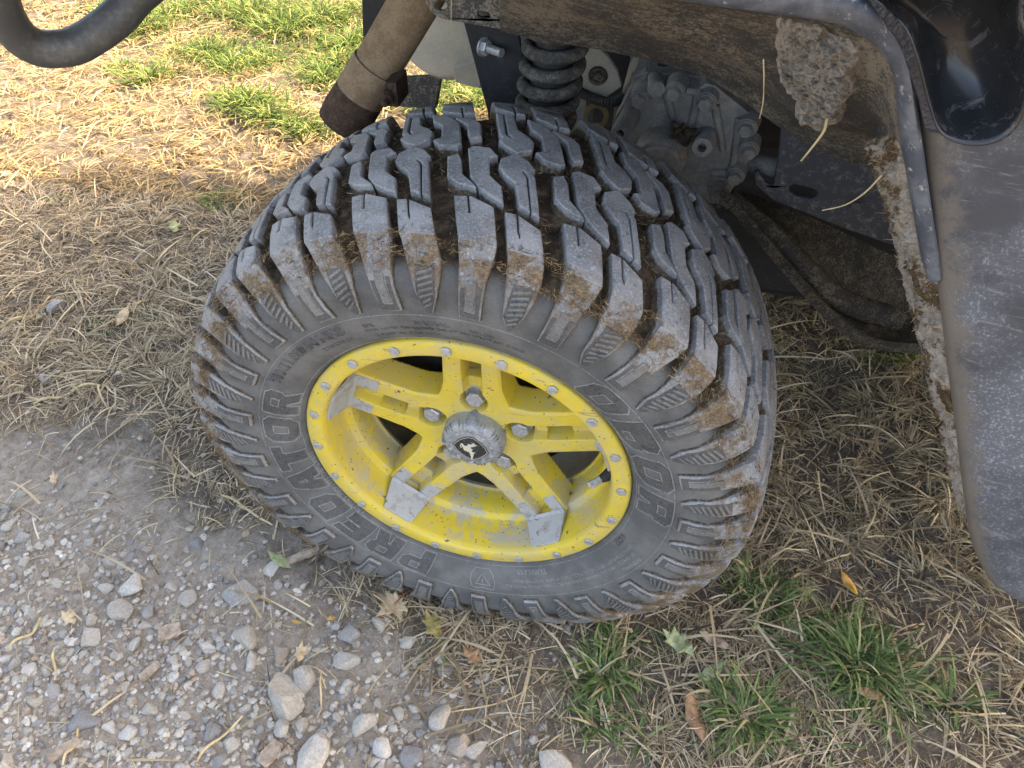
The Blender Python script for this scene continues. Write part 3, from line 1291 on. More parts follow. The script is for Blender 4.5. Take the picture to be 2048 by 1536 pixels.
for k in range(5):
    o = bpy.data.objects.new('spoke_tip', me_short if k in (0, 4) else me_claw)
    o.rotation_euler = (0, 0, R(SP0 + 72 * k))
    link(o, wheel)
    b = o.modifiers.new('bevel', 'BEVEL')
    b.width = .001
    b.segments = 2
    b.limit_method = 'ANGLE'

nv_, nf_ = bolt_mesh(.0104, .0145)
me_nut = mesh('lug_nut', nv_, nf_, M['steel'])
for k in range(5):
    a = R(SP0 + 72 * k)
    o = bpy.data.objects.new('lug_nut', me_nut)
    o.location = (.0575 * math.cos(a), .0575 * math.sin(a), -.0675)
    o.rotation_euler = (0, 0, random.uniform(0, 1))
    link(o, wheel)

# centre cap with scalloped edge, ribs and small studs
V, F = [], []
nseg = 160
cp = [(.0390, -.060), (.0385, -.046), (.0370, -.0385), (.0335, -.0335), (.0300, -.0318), (.0235, -.0312), (.0215, -.0300), (0.0005, -.0300)]
for k in range(nseg):
    a = 2 * math.pi * k / nseg
    sc_ = 1 - .006 * (.5 - .5 * math.cos(10 * a)) ** 2
    for j, (r, z_) in enumerate(cp):
        w_ = sc_ if j in (2, 3, 4) else 1
        V.append((r * w_ * math.cos(a), r * w_ * math.sin(a), z_))
for k in range(nseg):
    for j in range(len(cp) - 1):
        k2 = (k + 1) % nseg
        F.append((k * len(cp) + j, k2 * len(cp) + j, k2 * len(cp) + j + 1, k * len(cp) + j + 1))
obj('centre_cap', V, F, M['cap'], wheel, smooth=35)
me_stud = mesh('cap_stud', *bolt_mesh(.0024, .0030), M['steel'])
for k in range(10):
    a = R(36 * k + 6)
    o = bpy.data.objects.new('cap_stud', me_stud)
    o.location = (.0265 * math.cos(a), .0265 * math.sin(a), -.0316)
    link(o, wheel)
    a2 = a + R(18)
    cs, sn = math.cos(a2), math.sin(a2)
    prt = []
    for t0, t1, r0, r1 in ((-.0052, -.0040, .0275, .0375), (.0040, .0052, .0275, .0375), (-.0006, .0006, .0300, .0375), (-.0052, .0052, .0268, .0280)):
        zt0, zt1 = -.0302, -.0338
        zt0, zt1 = -.0306, -.0344
        bvv = [(r0, t0, -.040), (r1, t0, -.044), (r1, t1, -.044), (r0, t1, -.040), (r0, t0, zt0), (r1, t0, zt1), (r1, t1, zt1), (r0, t1, zt0)]
        prt.append(([(x * cs - y * sn, x * sn + y * cs, zz) for x, y, zz in bvv], [(0, 3, 2, 1), (4, 5, 6, 7), (0, 1, 5, 4), (1, 2, 6, 5), (2, 3, 7, 6), (3, 0, 4, 7)]))
    obj('cap_rib', *join(*prt), M['cap'], wheel)
em = [(2.4, 17.8), (8.1, 15.8), (14.2, 7.9), (18.3, -0.2), (19.8, -8.8), (14.2, -14.0), (5.9, -19.7), (-2.9, -22.6), (-9.1, -18.7), (-15.4, -11.3), (-19.4, -3.0), (-20.8, 4.3), (-11.6, 12.4), (-4.8, 15.9)]
em = [((x + .4) * 1.06 / 1000, (y + 2.0) * 1.06 / 1000, -.0296) for x, y in em]
v, f = extrude([em], (0, 0, -.002), (0, 0, 0.0004))
emb = obj('emblem', v, f, M['emblem'], wheel)
v, f = tube([(x * .93, y * .93, z_ + .0004) for x, y, z_ in em + em[:1]], .00035, 6)
obj('emblem_border', v, f, M['cream'], wheel)
deer = [(-11.8, 2.6), (-10.2, 5.9), (-8.2, 6.6), (-6.9, 2.9), (-4.2, 1.7), (-0.6, 6.2), (1.4, 4.2), (4.6, 7.2), (2.7, 8.8), (5.8, 5.9), (6.0, 8.5), (6.7, 4.6), (9.2, 3.7), (4.8, 1.7), (2.2, 1.2), (-0.1, -0.1), (0.7, -2.9), (2.4, -3.5), (0.1, -5.5), (0.5, -8.3), (3.9, -8.6), (1.5, -10.7), (0.3, -14.4), (-2.6, -21.0), (-3.8, -20.8), (-3.0, -15.3), (-3.1, -8.6), (-5.2, -6.9), (-8.8, -5.0), (-8.9, -1.0), (-9.6, 2.0), (-9.8, 4.1), (-10.8, 2.6), (-10.7, -1.2), (-11.9, -1.3)]
v, f = extrude([[((x + .4) * 1.06 / 1000, (y + 2.0) * 1.06 / 1000, -.0296) for x, y in deer]], (0, 0, 0), (0, 0, .0009))
obj('emblem_deer', v, f, M['cream'], wheel)

# valve stem leaning out of the barrel
va = R(-13)
p0 = np.array([.1675 * math.cos(va), .1675 * math.sin(va), -.034])
p1 = np.array([.150 * math.cos(va - .05), .150 * math.sin(va - .05), -.020])
dv = (p1 - p0)
v, f = tube([p0 - dv * .2, p0, p0 + dv * .35, p0 + dv * .55], [.0085, .0082, .0060, .0050], 16)
vo = obj('valve_stem', v, f, M['rubber_black'], wheel, smooth=40)
v, f = tube([p0 + dv * .5, p0 + dv * .52, p0 + dv * 1.15, p0 + dv * 1.2], [.0046, .0052, .0052, .0044], 6)
obj('valve_cap', v, f, M['steel'], wheel)

# brake drum and hub behind the spokes
v, f = lathe([(0, -.085), (.070, -.085), (.072, -.088), (.073, -.108), (.122, -.110), (.124, -.113), (.124, -.119), (0, -.121)], 64)
obj('brake_disc', v, f, M['dark'], wheel, smooth=40)
a0 = R(100)
cvv, cff = lathe([(.100, -.085), (.138, -.085), (.142, -.089), (.142, -.135), (.100, -.135)], 8, 88, 108)
v, f = cvv, cff + [tuple(range(5)), tuple(8 * 5 + j for j in range(5))[::-1]]
obj('brake_caliper', v, f, M['brass'], wheel, bevel=.004)
v, f = tube([(0, 0, -.12), (0, 0, -.36)], .045, 24)
obj('axle_hub', v, f, M['dark'], wheel, smooth=40)

# dried grass caught in the tread
def fibres(name, pts, dirs, ln, wd, cols, mat, parent=None):
    n_ = len(pts)
    side_ = np.cross(dirs, RNG.normal(size=(n_, 3)))
    side_ /= np.linalg.norm(side_, axis=1)[:, None] + 1e-9
    bend = np.cross(dirs, side_) * (ln * RNG.uniform(-.3, .3, n_))[:, None]
    P = []
    for t, w_, b in ((0, .6, 0), (.5, 1, 1), (1, .25, 0)):
        ctr = pts + dirs * (ln * (t - .5))[:, None] + bend * b
        P += [ctr - side_ * (wd * w_)[:, None] * .5, ctr + side_ * (wd * w_)[:, None] * .5]
    Vv = np.stack(P, 1).reshape(-1, 3)
    b0 = np.arange(n_)[:, None] * 6
    q = np.concatenate([b0 + np.array([[0, 1, 3, 2]]), b0 + np.array([[2, 3, 5, 4]])], 1).reshape(-1, 4)
    me = np_mesh(name, Vv, q, mat, np.repeat(cols, 6, 0))
    return link(bpy.data.objects.new(name, me), parent)


nfb = 22000
th = RNG.uniform(-20, 215, nfb)
ss = np.where(RNG.random(nfb) < .55, RNG.uniform(-.13, .0, nfb), RNG.uniform(-.004, .03, nfb))
hh = np.where(ss > -.004, 1.02, RNG.uniform(.15, .75, nfb))
far = (RNG.random(nfb) < .25) & (ss < 0)
pts = []
for t, s, h, fr in zip(th, ss, hh, far):
    r_, z_ = prof(s, h)
    if fr: z_ = -.234 - z_
    pts.append((r_ * math.cos(R(t)), r_ * math.sin(R(t)), z_))
dirs = RNG.normal(size=(nfb, 3))
rad = np.stack([np.cos(np.radians(th)), np.sin(np.radians(th)), 0 * th], 1)
dirs -= rad * (dirs * rad).sum(1)[:, None] * .75
dirs /= np.linalg.norm(dirs, axis=1)[:, None]
keepm = vnoise(th * .3, ss * 120, 1.0, 4) > .50
pal = np.array([(.28, .18, .08), (.16, .095, .04), (.38, .29, .16), (.09, .06, .03)])
cols = pal[RNG.integers(0, 4, nfb)] * RNG.uniform(.7, 1.2, (nfb, 1))
fb = fibres('dried_grass_bits', np.array(pts)[keepm], dirs[keepm], RNG.uniform(.003, .010, nfb)[keepm], RNG.uniform(.0003, .0008, nfb)[keepm], cols[keepm], M['blade'], wheel)
fb['kind'] = 'stuff'

# ------------------------------------------------------------------ rear suspension, drive and exhaust (parts of the vehicle)
# exhaust
pa, pb_, pt = at(850, -30, .36), at(745, 148, .335), at(693, 228, .32)
ax_v = (pt - pa) / np.linalg.norm(pt - pa)
v, f = tube([pa - ax_v * .30, pa, pb_], .0285, 32)
ex = obj('exhaust_pipe', v, f, M['exhaust'], car, smooth=60)
pc = pb_ + ax_v * .040
v, f = tube([pb_ - ax_v * .012, pb_ - ax_v * .0115, pb_ + ax_v * .034, pb_ + ax_v * .035], [.029, .0312, .0315, .029], 32)
obj('clamp', v, f, M['exhaust'], ex, smooth=40)
v, f = tube([pb_ + ax_v * .030, pb_ + ax_v * .031, pb_ + ax_v * .06, pb_ + ax_v * .078, pb_ + ax_v * .0785, pb_ + ax_v * .06], [.028, .0315, .0330, .0315, .0285, .027], 32, True, ax_v)
obj('exhaust_tip', v, f, M['rust'], ex, smooth=60)
c0 = at(778, 188, .30)
v, f = join(tube([c0 + (.0, -.02, -.004), c0 + (.0, .035, .010)], .0045, 10), tube([c0 + (0, -.012, -.002), c0 + (0, -.002, .001)], .0085, 6),
            box(c0[0] - .002, c0[0] + .012, c0[1] - .004, c0[1] + .035, c0[2] - .014, c0[2] + .016))
obj('clamp_bolt', v, f, M['rust'], ex, bevel=.001)

# muffler behind the pipe, heat shield and dark plates
mc = at(868, 55, .60)
v, f = lathe([(0, 0), (.070, 0), (.078, -.004), (.084, -.012), (.085, -.20)], 48)
mo = obj('muffler', v, f, M['beige'], car, smooth=40)
mo.location = mc
mo.rotation_euler = (R(90), 0, R(-12))
plate('heat_shield', [(905, 135), (960, 120), (962, 178), (910, 165)], .56, .03, M['beige'], car, bevel=.002)
plate('rear_bracket', [(790, 158), (884, 152), (880, 172), (872, 218), (800, 214), (786, 190)], .62, .012, M['frame'], car, bevel=.003)
plate('rear_panel', [(722, -60), (868, -60), (800, 150), (726, 96)], .72, .01, M['dark'], car)
# frame bracket with its holes
hole1 = circ_px(882, 12, 12, 11, .285)
slot = [at(x, y, .285) for x, y in ((955, 26), (960, 22), (975, 25), (981, 30), (980, 37), (974, 40), (960, 37), (954, 32))]
plate('frame_bracket', [(848, -70), (852, 8), (862, 26), (880, 38), (1005, 60), (1022, 56), (1034, 42), (1100, 40), (1100, -70)], .285, .008, M['frame'], car, [hole1, slot], .0015)
plate('frame_plate', [(926, 40), (1020, 40), (1036, 62), (1046, 120), (1056, 300), (985, 300), (974, 220)], .365, .006, M['black_metal'], car, bevel=.001)
bo = mesh('frame_bolt', *join(bolt_mesh(.0085, .009), tube([(0, 0, .004), (0, 0, .030)], .0052, 12)), M['steel'])
o = bpy.data.objects.new('frame_bolt', bo)
o.location = at(966, 93, .360)
o.rotation_euler = (R(90), 0, R(62))
link(o, car)

# coil spring over its damper
s_top, s_bot = at(1118, 40, .345), at(1086, 262, .345)
sv = (s_bot - s_top)
L_ = np.linalg.norm(sv)
sd = sv / L_
e1 = np.cross(sd, [0, 1, 0]); e1 /= np.linalg.norm(e1)
e2 = np.cross(sd, e1)
turns = L_ * 1.6 / .0222
path = []
for k in range(int(turns * 22)):
    a = 2 * math.pi * k / 22
    q = s_top + sd * (.0222 * k / 22 - .02) + (e1 * math.cos(a) + e2 * math.sin(a)) * .0315
    path.append(q)
v, f = tube(path, .0076, 10)
obj('coil_spring', v, f, M['spring'], car, smooth=180)
v, f = tube([s_top - sd * .03, s_top + sd * .17, s_top + sd * .171, s_top + sd * .3], [.0235, .0235, .029, .029], 24)
obj('damper_body', v, f, M['rubber_black'], car, smooth=40)

# beige mounting plate with a bushing
ph = circ_px(1196, 152, 20, 20, .50)
plate('mounting_plate', [(1168, 78), (1188, 88), (1214, 112), (1234, 142), (1243, 173), (1206, 199), (1170, 184), (1158, 160), (1160, 118)], .50, .008, M['beige'], car, [ph], .001)
v, f = lathe([(0, .002), (.005, .002), (.006, -.004), (.009, -.004), (.011, -.001), (.0125, -.006), (.014, -.02), (0, -.02)], 24)
o = obj('bushing', v, f, M['frame'], car, smooth=30)
o.location = at(1196, 152, .503)
o.rotation_euler = (R(90), 0, 0)

# gearbox
gpx = [(1262, 178), (1290, 166), (1318, 168), (1398, 176), (1412, 166), (1432, 172), (1498, 226), (1512, 246), (1504, 306), (1492, 330), (1468, 374), (1452, 402), (1428, 408), (1396, 398), (1330, 352), (1270, 330), (1222, 300), (1230, 236)]
GY_ = .46
loops = [[at(x, y, GY_) for x, y in gpx]]
v, f = extrude(loops, (0, 0, 0), (0, .22, .02))
gb = obj('gearbox', v, f, M['alu'], car, bevel=.008, segs=3)
gc_ = sum(loops[0]) / len(loops[0])
v, f = extrude([[gc_ + (p - gc_) * 1.045 for p in loops[0]]], (0, .026, 0), (0, .044, 0))
obj('casing_flange', v, f, M['alu'], gb, bevel=.003)


def gtube(name, p0_, p1_, r0, r1=None, hole=0, mat='alu', Y0=.44, Y1=.44, par=None, seg=24):
    A, B = at(*p0_, Y0), at(*p1_, Y1)
    r1 = r1 or r0
    dd = (B - A) / np.linalg.norm(B - A)
    if hole:
        v, f = tube([A, A + dd * .002, B - dd * .0015, B, B, B - dd * .02], [r0, r0, r1, r1 * .94, hole, hole * .9], seg, True, dd)
    else:
        v, f = tube([A, B - dd * .0015, B], [r0, r1, r1 * .93], seg)
    return obj(name, v, f, M[mat], par or gb, smooth=40)


gtube('boss', (1284, 190), (1240, 268), .0140, .0125, .0058, Y0=.52, Y1=.405)
gtube('boss', (1424, 245), (1404, 296), .0145, .0132, .0058, Y0=.52, Y1=.410)
gtube('boss', (1310, 158), (1313, 180), .0105, .0115, 0, Y0=.48, Y1=.45)
for (x, y) in ((1280, 197), (1413, 203), (1494, 256), (1440, 388), (1350, 182), (1498, 300), (1470, 352)):
    o = bpy.data.objects.new('gearbox_bolt', bpy.data.meshes.get('gearbox_bolt') or mesh('gearbox_bolt', *join(bolt_mesh(.0088, .011), lathe([(0, -.02), (.0145, -.02), (.0135, .0004), (0, .0004)], 20)), M['alu']))
    o.location = at(x, y, GY_ - .010)
    o.rotation_euler = (R(102), random.uniform(0, 1), 0)
    link(o, gb)
v, f = lathe([(0, .018), (.024, .018), (.0265, .016), (.027, .0135), (.033, .0135), (.035, .010), (.037, -.03)], 40)
o = obj('axle_cover', v, f, M['alu'], gb, smooth=35)
o.location = at(1322, 310, GY_ - .008)
o.rotation_euler = (R(100), 0, 0)
for pp in (((1330, 176), (1345, 235)), ((1398, 180), (1380, 260)), ((1430, 210), (1446, 300)), ((1480, 235), (1462, 360)), ((1330, 178), (1400, 184)), ((1425, 345), (1480, 348))):
    A, B = at(*pp[0], GY_ - .001), at(*pp[1], GY_ - .001)
    v, f = tube([A, B], [.006, .005], 8)
    obj('casting_rib', v, f, M['alu'], gb, smooth=60)
gtube('drive_rod', (1480, 318), (1560, 338), .0135, .0135, 0, Y0=.50, Y1=.47, par=car)
# hoses behind
hp = spline([at(1150, 178, .50), at(1185, 196, .49), at(1222, 205, .48), at(1250, 192, .49), at(1268, 170, .50), at(1300, 152, .52), at(1345, 128, .55), at(1385, 100, .58)], 14)
v, f = tube(hp, [.0062 + .0012 * (k % 2) for k in range(len(hp))], 12)
obj('corrugated_hose', v, f, M['rubber_black'], car, smooth=30)
hp = spline([at(1290, 170, .51), at(1320, 145, .51), at(1352, 125, .53), at(1400, 112, .55)], 8)
v, f = tube(hp, .0125, 14)
obj('rubber_hose', v, f, M['rubber_black'], car, smooth=60)
v, f = box(*(lambda c: (c[0] - .012, c[0] + .010, c[1], c[1] + .02, c[2] - .010, c[2] + .010))(at(1276, 132, .60)))
obj('cable_plug', v, f, M['blue_plastic'], car, bevel=.001)
v, f = lathe([(.011, -.004), (.018, -.004), (.018, .004), (.011, .004), (.011, -.004)], 24)
o = obj('eyelet', v, f, M['brass'], car, smooth=30)
o.location = at(1192, 232, .50)
o.rotation_euler = (R(70), 0, 0)
plate('mount_flange', [(1250, 92), (1285, 88), (1296, 102), (1290, 118), (1262, 118)], .62, .01, M['beige'], car)
# engine and belly: boxes added behind everything so the gaps stay dark
v, f = join(box(.02, .75, .66, 1.15, .40, .92), box(.10, .60, .60, .67, .52, .80), box(.06, .30, .58, .66, .60, .66), box(.16, 1.05, .68, 1.35, .10, .50))
obj('engine_dark_mass', v, f, M['dark'], car, bevel=.02)

# skid bracket with slot
slot = [at(x, y, .44) for x, y in ((1578, 374), (1588, 369), (1622, 377), (1635, 383), (1634, 393), (1622, 398), (1592, 392), (1578, 383))]
plate('skid_bracket', [(1562, 250), (1600, 240), (1860, 330), (1870, 520), (1700, 462), (1548, 402), (1530, 388), (1512, 372), (1508, 348), (1516, 342), (1530, 366), (1546, 372), (1556, 318)], .44, .010, M['blue_black'], car, [slot], .002)
o = bpy.data.objects.new('skid_bolt', mesh('skid_bolt', *bolt_mesh(.008, .006), M['blue_black']))
o.location = at(1712, 412, .438)
o.rotation_euler = (R(90), 0, 0)
link(o, car)
# belly plate (lower)
bl = [(1440, 392), (1478, 420), (1560, 520), (1640, 610), (1690, 655), (1760, 684), (1900, 694)]
bu = [(1480, 380), (1560, 410), (1660, 452), (1740, 490), (1800, 520), (1850, 560), (1950, 600)]
V, F = [], []
lo3 = spline([at(x, y, .42) for x, y in bl], 5)
up3 = spline([at(x, y, .56) for x, y in bu], 5)
nn = len(lo3)
rows = 6
for i in range(nn):
    a_, b_ = np.array(lo3[i]), np.array(up3[i])
    lipv = a_ + np.array([0, -.012, .016])
    V += [lipv + (0, -.003, 0), a_ + (0, -.014, -.004), a_ + (0, 0, -.012)]
    V += [lipv + (0, .004, 0)]
    for j in range(rows):
        t = j / (rows - 1)
        p = a_ * (1 - t) + b_ * t
        p = p + np.array([0, 0, -.02 * math.sin(math.pi * t)])
        V.append(p)
st = 4 + rows
for i in range(nn - 1):
    for j in range(2):
        F.append((i * st + j, (i + 1) * st + j, (i + 1) * st + j + 1, i * st + j + 1))
    F.append((i * st, i * st + 3, (i + 1) * st + 3, (i + 1) * st))
    for j in range(3, st - 1):
        F.append((i * st + j, (i + 1) * st + j, (i + 1) * st + j + 1, i * st + j + 1))
obj('belly_plate', V, F, M['belly'], car, smooth=50)
v, f = tube(spline([at(1450, 396, .46), at(1540, 470, .455), at(1610, 540, .45), at(1680, 600, .45), at(1800, 640, .45)], 5), .018, 12)
obj('lower_arm', v, f, M['belly'], car, smooth=60)

# bumper tube at the rear
bp = spline([at(-60, -150, .06) + np.array([-.01, .10, .14]), at(-60, -150, .06), at(-8, -15, .08), at(12, 35, .09), at(40, 74, .10), at(76, 95, .11), at(114, 98, .12), at(158, 88, .135), at(222, 46, .155), at(266, 0, .175), at(345, -110, .21), at(345, -110, .21) + np.array([.02, .08, .13])], 8)
v, f = tube(bp, .0178, 28)
obj('bumper_tube', v, f, M['bumper'], car, smooth=180)

# ------------------------------------------------------------------ fender
A_px = [(1000, -75), (1100, -50), (1230, -22), (1380, 2), (1500, 20), (1600, 33), (1677, 47), (1724, 72), (1758, 100), (1780, 132), (1793, 180), (1800, 270), (1812, 340), (1826, 420), (1842, 510), (1856, 556)]
Bm_px = [(1000, -20), (1100, 10), (1230, 45), (1330, 72), (1430, 105), (1500, 135), (1545, 165), (1570, 205), (1600, 228), (1640, 244), (1690, 258), (1740, 268), (1785, 300), (1802, 400), (1815, 480), (1830, 550)]
B_px = [(1000, 62), (1080, 80), (1200, 100), (1310, 124), (1405, 152), (1450, 178), (1490, 205), (1530, 234), (1570, 262), (1610, 286), (1660, 310), (1705, 328), (1755, 342), (1788, 425), (1806, 500), (1820, 565)]
LY = .030
A3 = spline([at(x, y, LY + .012) for x, y in A_px], 6)
M3 = spline([at(x, y, .17) for x, y in Bm_px], 6)
B3 = spline([at(x, y, .27) for x, y in B_px], 6)
V, F = [], []
cols_ = 13
for i in range(len(A3)):
    for j in range(cols_):
        t = j / (cols_ - 1) * 2
        p = A3[i] * (1 - t) + M3[i] * t if t <= 1 else M3[i] * (2 - t) + B3[i] * (t - 1)
        bulge = .006 * math.sin(math.pi * (t % 1.0))
        V.append(p + np.array([0, 0, bulge]))
    V.append(B3[i] + np.array([0, .015, .012]))
st = cols_ + 1
for i in range(len(A3) - 1):
    for j in range(st - 1):
        F.append((i * st + j, (i + 1) * st + j, (i + 1) * st + j + 1, i * st + j + 1))
obj('fender_liner', V, F, M['liner'], car, smooth=60)
LINER = BVHTree.FromPolygons([tuple(map(float, p)) for p in V], F)
# inner wall closing the liner towards the chassis
# lip: rounded flange following the arch
lip_o = [(1000, -150), (1100, -125), (1230, -95), (1380, -62), (1500, -42), (1600, -28), (1700, -12), (1752, 14), (1786, 46), (1808, 86), (1825, 140), (1838, 225), (1848, 300), (1862, 400), (1876, 490), (1885, 548)]
LO = spline([at(x, y, LY - .012) for x, y in lip_o], 6)
LI = spline([at(x, y, LY) for x, y in A_px], 6)
V, F = [], []
for a_, b_ in zip(LI, LO):
    d_ = b_ - a_
    nrm = np.array([0, -1, 0.0])
    V += [a_ + (0, .014, 0), a_ + (0, .002, 0) - d_ * .03, a_ + nrm * .004 + d_ * .04, a_ + nrm * .0075 + d_ * .2, a_ + nrm * .008 + d_ * .5, a_ + nrm * .006 + d_ * .8, a_ + nrm * .001 + d_ * .97, b_ + (0, .004, 0), b_ + (0, .02, 0)]
st = 9
for i in range(len(LI) - 1):
    for j in range(st - 1):
        F.append((i * st + j, (i + 1) * st + j, (i + 1) * st + j + 1, i * st + j + 1))
F.append(tuple((len(LI) - 1) * st + j for j in range(st)))
obj('fender_lip', V, F, M['lip'], car, smooth=60)

# side panel right of the arch
E_px = [(1838, 150), (1846, 240), (1856, 330), (1872, 470), (1888, 600), (1904, 740), (1922, 880), (1936, 1000), (1946, 1070), (1962, 1126), (1992, 1172), (2060, 1202), (2200, 1225)]
EY = [.030, .030, .028, .022, .014, .006, -.002, -.010, -.015, -.018, -.020, -.022, -.024]
E3 = spline([at(x, y, Y) for (x, y), Y in zip(E_px, EY)], 8)
V, F, D = [], [], []
offs = [0, .003, .008, .016, .028, .045, .07, .11, .16, .24, .34, .5]
endd = np.array([1.0, 0, 0])
for i, p in enumerate(E3):
    t = i / (len(E3) - 1)
    dirv = np.array([1.0, 0, .15])
    dirv = dirv / np.linalg.norm(dirv)
    V.append(p + np.array([-.001, .020, 0])); D.append(1.0)
    V.append(p + np.array([-.003, .009, 0])); D.append(1.0)
    for o_ in offs:
        yb = -.012 * (1 - math.exp(-o_ / .012)) - .02 * math.sin(min(1, o_ / .3) * 1.5)
        V.append(p + dirv * o_ + np.array([0, yb, 0]))
        D.append(max(0, 1 - o_ / (.036 * (1.5 - t * 1.0))) * (1.0 if t > .1 else 1.0))
st = len(offs) + 2
for i in range(len(E3) - 1):
    for j in range(st - 1):
        F.append((i * st + j, (i + 1) * st + j, (i + 1) * st + j + 1, i * st + j + 1))
sp = obj('side_panel', V, F, M['panel'], car, smooth=180)
da = sp.data.attributes.new('dust', 'FLOAT', 'POINT')
da.data.foreach_set('value', np.array(D, np.float32))
# inner wall of the panel, seen at a grazing angle
I_px = [(1770, 180), (1745, 270), (1730, 292), (1770, 420), (1800, 540), (1828, 650), (1862, 790), (1896, 930), (1920, 1010), (1940, 1070), (1980, 1140), (2050, 1180), (2200, 1205)]
I3 = spline([at(x, y, Y + .11 - .07 * i / 12) for i, ((x, y), Y) in enumerate(zip(I_px, EY))], 8)
V, F = [], []
for a_, b_ in zip(E3, I3):
    for j in range(6):
        t = j / 5
        V.append((a_ + np.array([-.001, .020, 0])) * (1 - t) + b_ * t)
for i in range(len(E3) - 1):
    for j in range(5):
        F.append((i * 6 + j, (i + 1) * 6 + j, (i + 1) * 6 + j + 1, i * 6 + j + 1))
obj('panel_inner_wall', V, F, M['liner'], car, smooth=60)

# glossy black moulding above the panel
g_px = [(1690, -60), (1790, 20), (1826, 100), (1850, 190), (1872, 250), (1910, 272), (1960, 276), (2010, 258), (2044, 210), (2060, 120), (2040, 20), (2000, -60)]
gl = [at(x, y, -.045) for x, y in g_px]
cx = sum(gl) / len(gl)
gl = spline(gl + [gl[0]], 5)[:-1]
V, F = [], []
zlow = min(p[2] for p in gl)
rings = [(1.0, 0.0), (.985, -.010), (.95, -.014), (.91, -.008), (.86, .004), (.78, .016), (.66, .024), (.50, .030), (.32, .034), (.12, .036)]
for k, dy in rings:
    for p in gl:
        q = cx + (p - cx) * k
        V.append(q + np.array([0, dy, 0]))
m_ = len(gl)
for i in range(len(rings) - 1):
    for j in range(m_):
        F.append((i * m_ + j, i * m_ + (j + 1) % m_, (i + 1) * m_ + (j + 1) % m_, (i + 1) * m_ + j))
F.append(tuple((len(rings) - 1) * m_ + j for j in range(m_)))
obj('black_moulding', V, F, M['gloss'], car, smooth=180)
plate('trim_panel', [(1640, -200), (1735, 0), (1800, 90), (1836, 200), (1850, 262), (1900, 276), (1900, -200)], .012, .01, M['pebble'], car, bevel=.002)
plate('textured_panel', [(1960, -200), (1990, -40), (2030, 40), (2046, 120), (2044, 200), (2030, 235), (2300, 200), (2300, -200)], -.030, .012, M['pebble'], car, bevel=.003)
plate('trim_rib', [(1816, 86), (1870, 96), (1880, 92), (1882, 104), (1866, 108), (1818, 96)], .026, .015, M['lip'], car, bevel=.001)

# bodywork above and beyond the frame: cargo bed, chassis, cab, far wheel
bed = [box(-.62, .62, .06, 1.55, .90, .94), box(-.62, .62, .06, .09, .94, 1.28), box(-.62, .62, 1.52, 1.55, .62, 1.28), box(-.62, -.59, .09, 1.52, .94, 1.28), box(.59, .62, .09, 1.52, .94, 1.28)]
v, f = join(*bed)
obj('cargo_bed', v, f, M['green_paint'], car, bevel=.008)
v, f = join(box(-.50, 2.4, 1.10, 1.22, .62, .74), box(-.45, 2.4, .95, 1.05, .66, .78), box(-.5, -.44, .85, 1.3, .62, .74))
obj('chassis_rail', v, f, M['dark'], car, bevel=.01)
v, f = join(box(.66, 2.0, .06, 1.55, .52, 1.05), box(.66, .74, .06, 1.55, 1.05, 1.95), box(.66, 1.9, .06, 1.55, 1.92, 1.98))
obj('cab', v, f, M['green_paint'], car, bevel=.03)
fw = bpy.data.objects.new('far_wheel', bpy.data.meshes.new('far_wheel'))
v, f = lathe([(0, .0), (.17, .0), (.19, .01), (.23, .02), (.29, .022), (.322, .006), (.334, -.03), (.337, -.13), (.334, -.23), (.322, -.266), (.29, -.28), (.2, -.27), (0, -.26)], 96)
fw = obj('far_wheel', v, f, M['groove'], car, smooth=50)
fw.location = (0, 1.25, AX)
fw.rotation_euler = (R(90), 0, 0)

# ------------------------------------------------------------------ mud stuck to the fender
def lump_mesh(centres, radii, sub=3, amp=.35, fr=60):
    """noisy blobs, merged into one clod"""
    V, F = [], []
    bm = bmesh.new()
    bmesh.ops.create_icosphere(bm, subdivisions=sub, radius=1)
    bm.verts.index_update()
    bv_ = [np.array(q.co) for q in bm.verts]
    bf_ = [tuple(x.index for x in q.verts) for q in bm.faces]
    bm.free()
    for c_, r in zip(centres, radii):
        n0 = len(V)
        rot_ = Matrix.Rotation(random.uniform(0, 6.28), 3, Vector(RNG.normal(size=3)).normalized())
        sq = RNG.uniform(.75, 1.25, 3)
        for q in bv_:
            p = np.array(rot_ @ Vector(q)) * r * sq
            w_ = Vector(p + c_)
            d_ = mnoise.fractal(w_ * fr, .6, 2.1, 5) * amp + abs(mnoise.noise(w_ * fr * 2.2)) * amp * .5 - .08
            V.append(c_ + p * (1 + d_))
        F += [tuple(i + n0 for i in q) for q in bf_]
    return V, F


def px_lumps(pxs, Yf, n_, rmin, rmax, jit=6, dep=.012):
    cs, rs = [], []
    for _ in range(n_):
        k = random.randrange(len(pxs))
        x, y = pxs[k]
        cs.append(at(x + random.gauss(0, jit), y + random.gauss(0, jit), Yf(x, y)) + np.array([0, random.uniform(-dep, dep * .4), 0]))
        rs.append(random.uniform(rmin, rmax))
    return cs, rs


def in_poly_px(poly, n_):
    xs = [p[0] for p in poly]
    ys = [p[1] for p in poly]
    out = []
    while len(out) < n_:
        x, y = random.uniform(min(xs), max(xs)), random.uniform(min(ys), max(ys))
        if poly_dist(np.array([x]), np.array([y]), poly)[0] < -8:
            out.append((x, y))
    return out


def lumps(w_, fr):
    """cauliflower-like relief, about 0..1"""
    d = mnoise.voronoi(w_ * fr)[0]
    d2 = mnoise.voronoi(w_ * fr * 2.7 + Vector((3, 7, 1)))[0]
    return (1 - d[0]) * .62 + (1 - d2[0]) * .28 + mnoise.fractal(w_ * fr * 5, .7, 2.0, 4) * .16


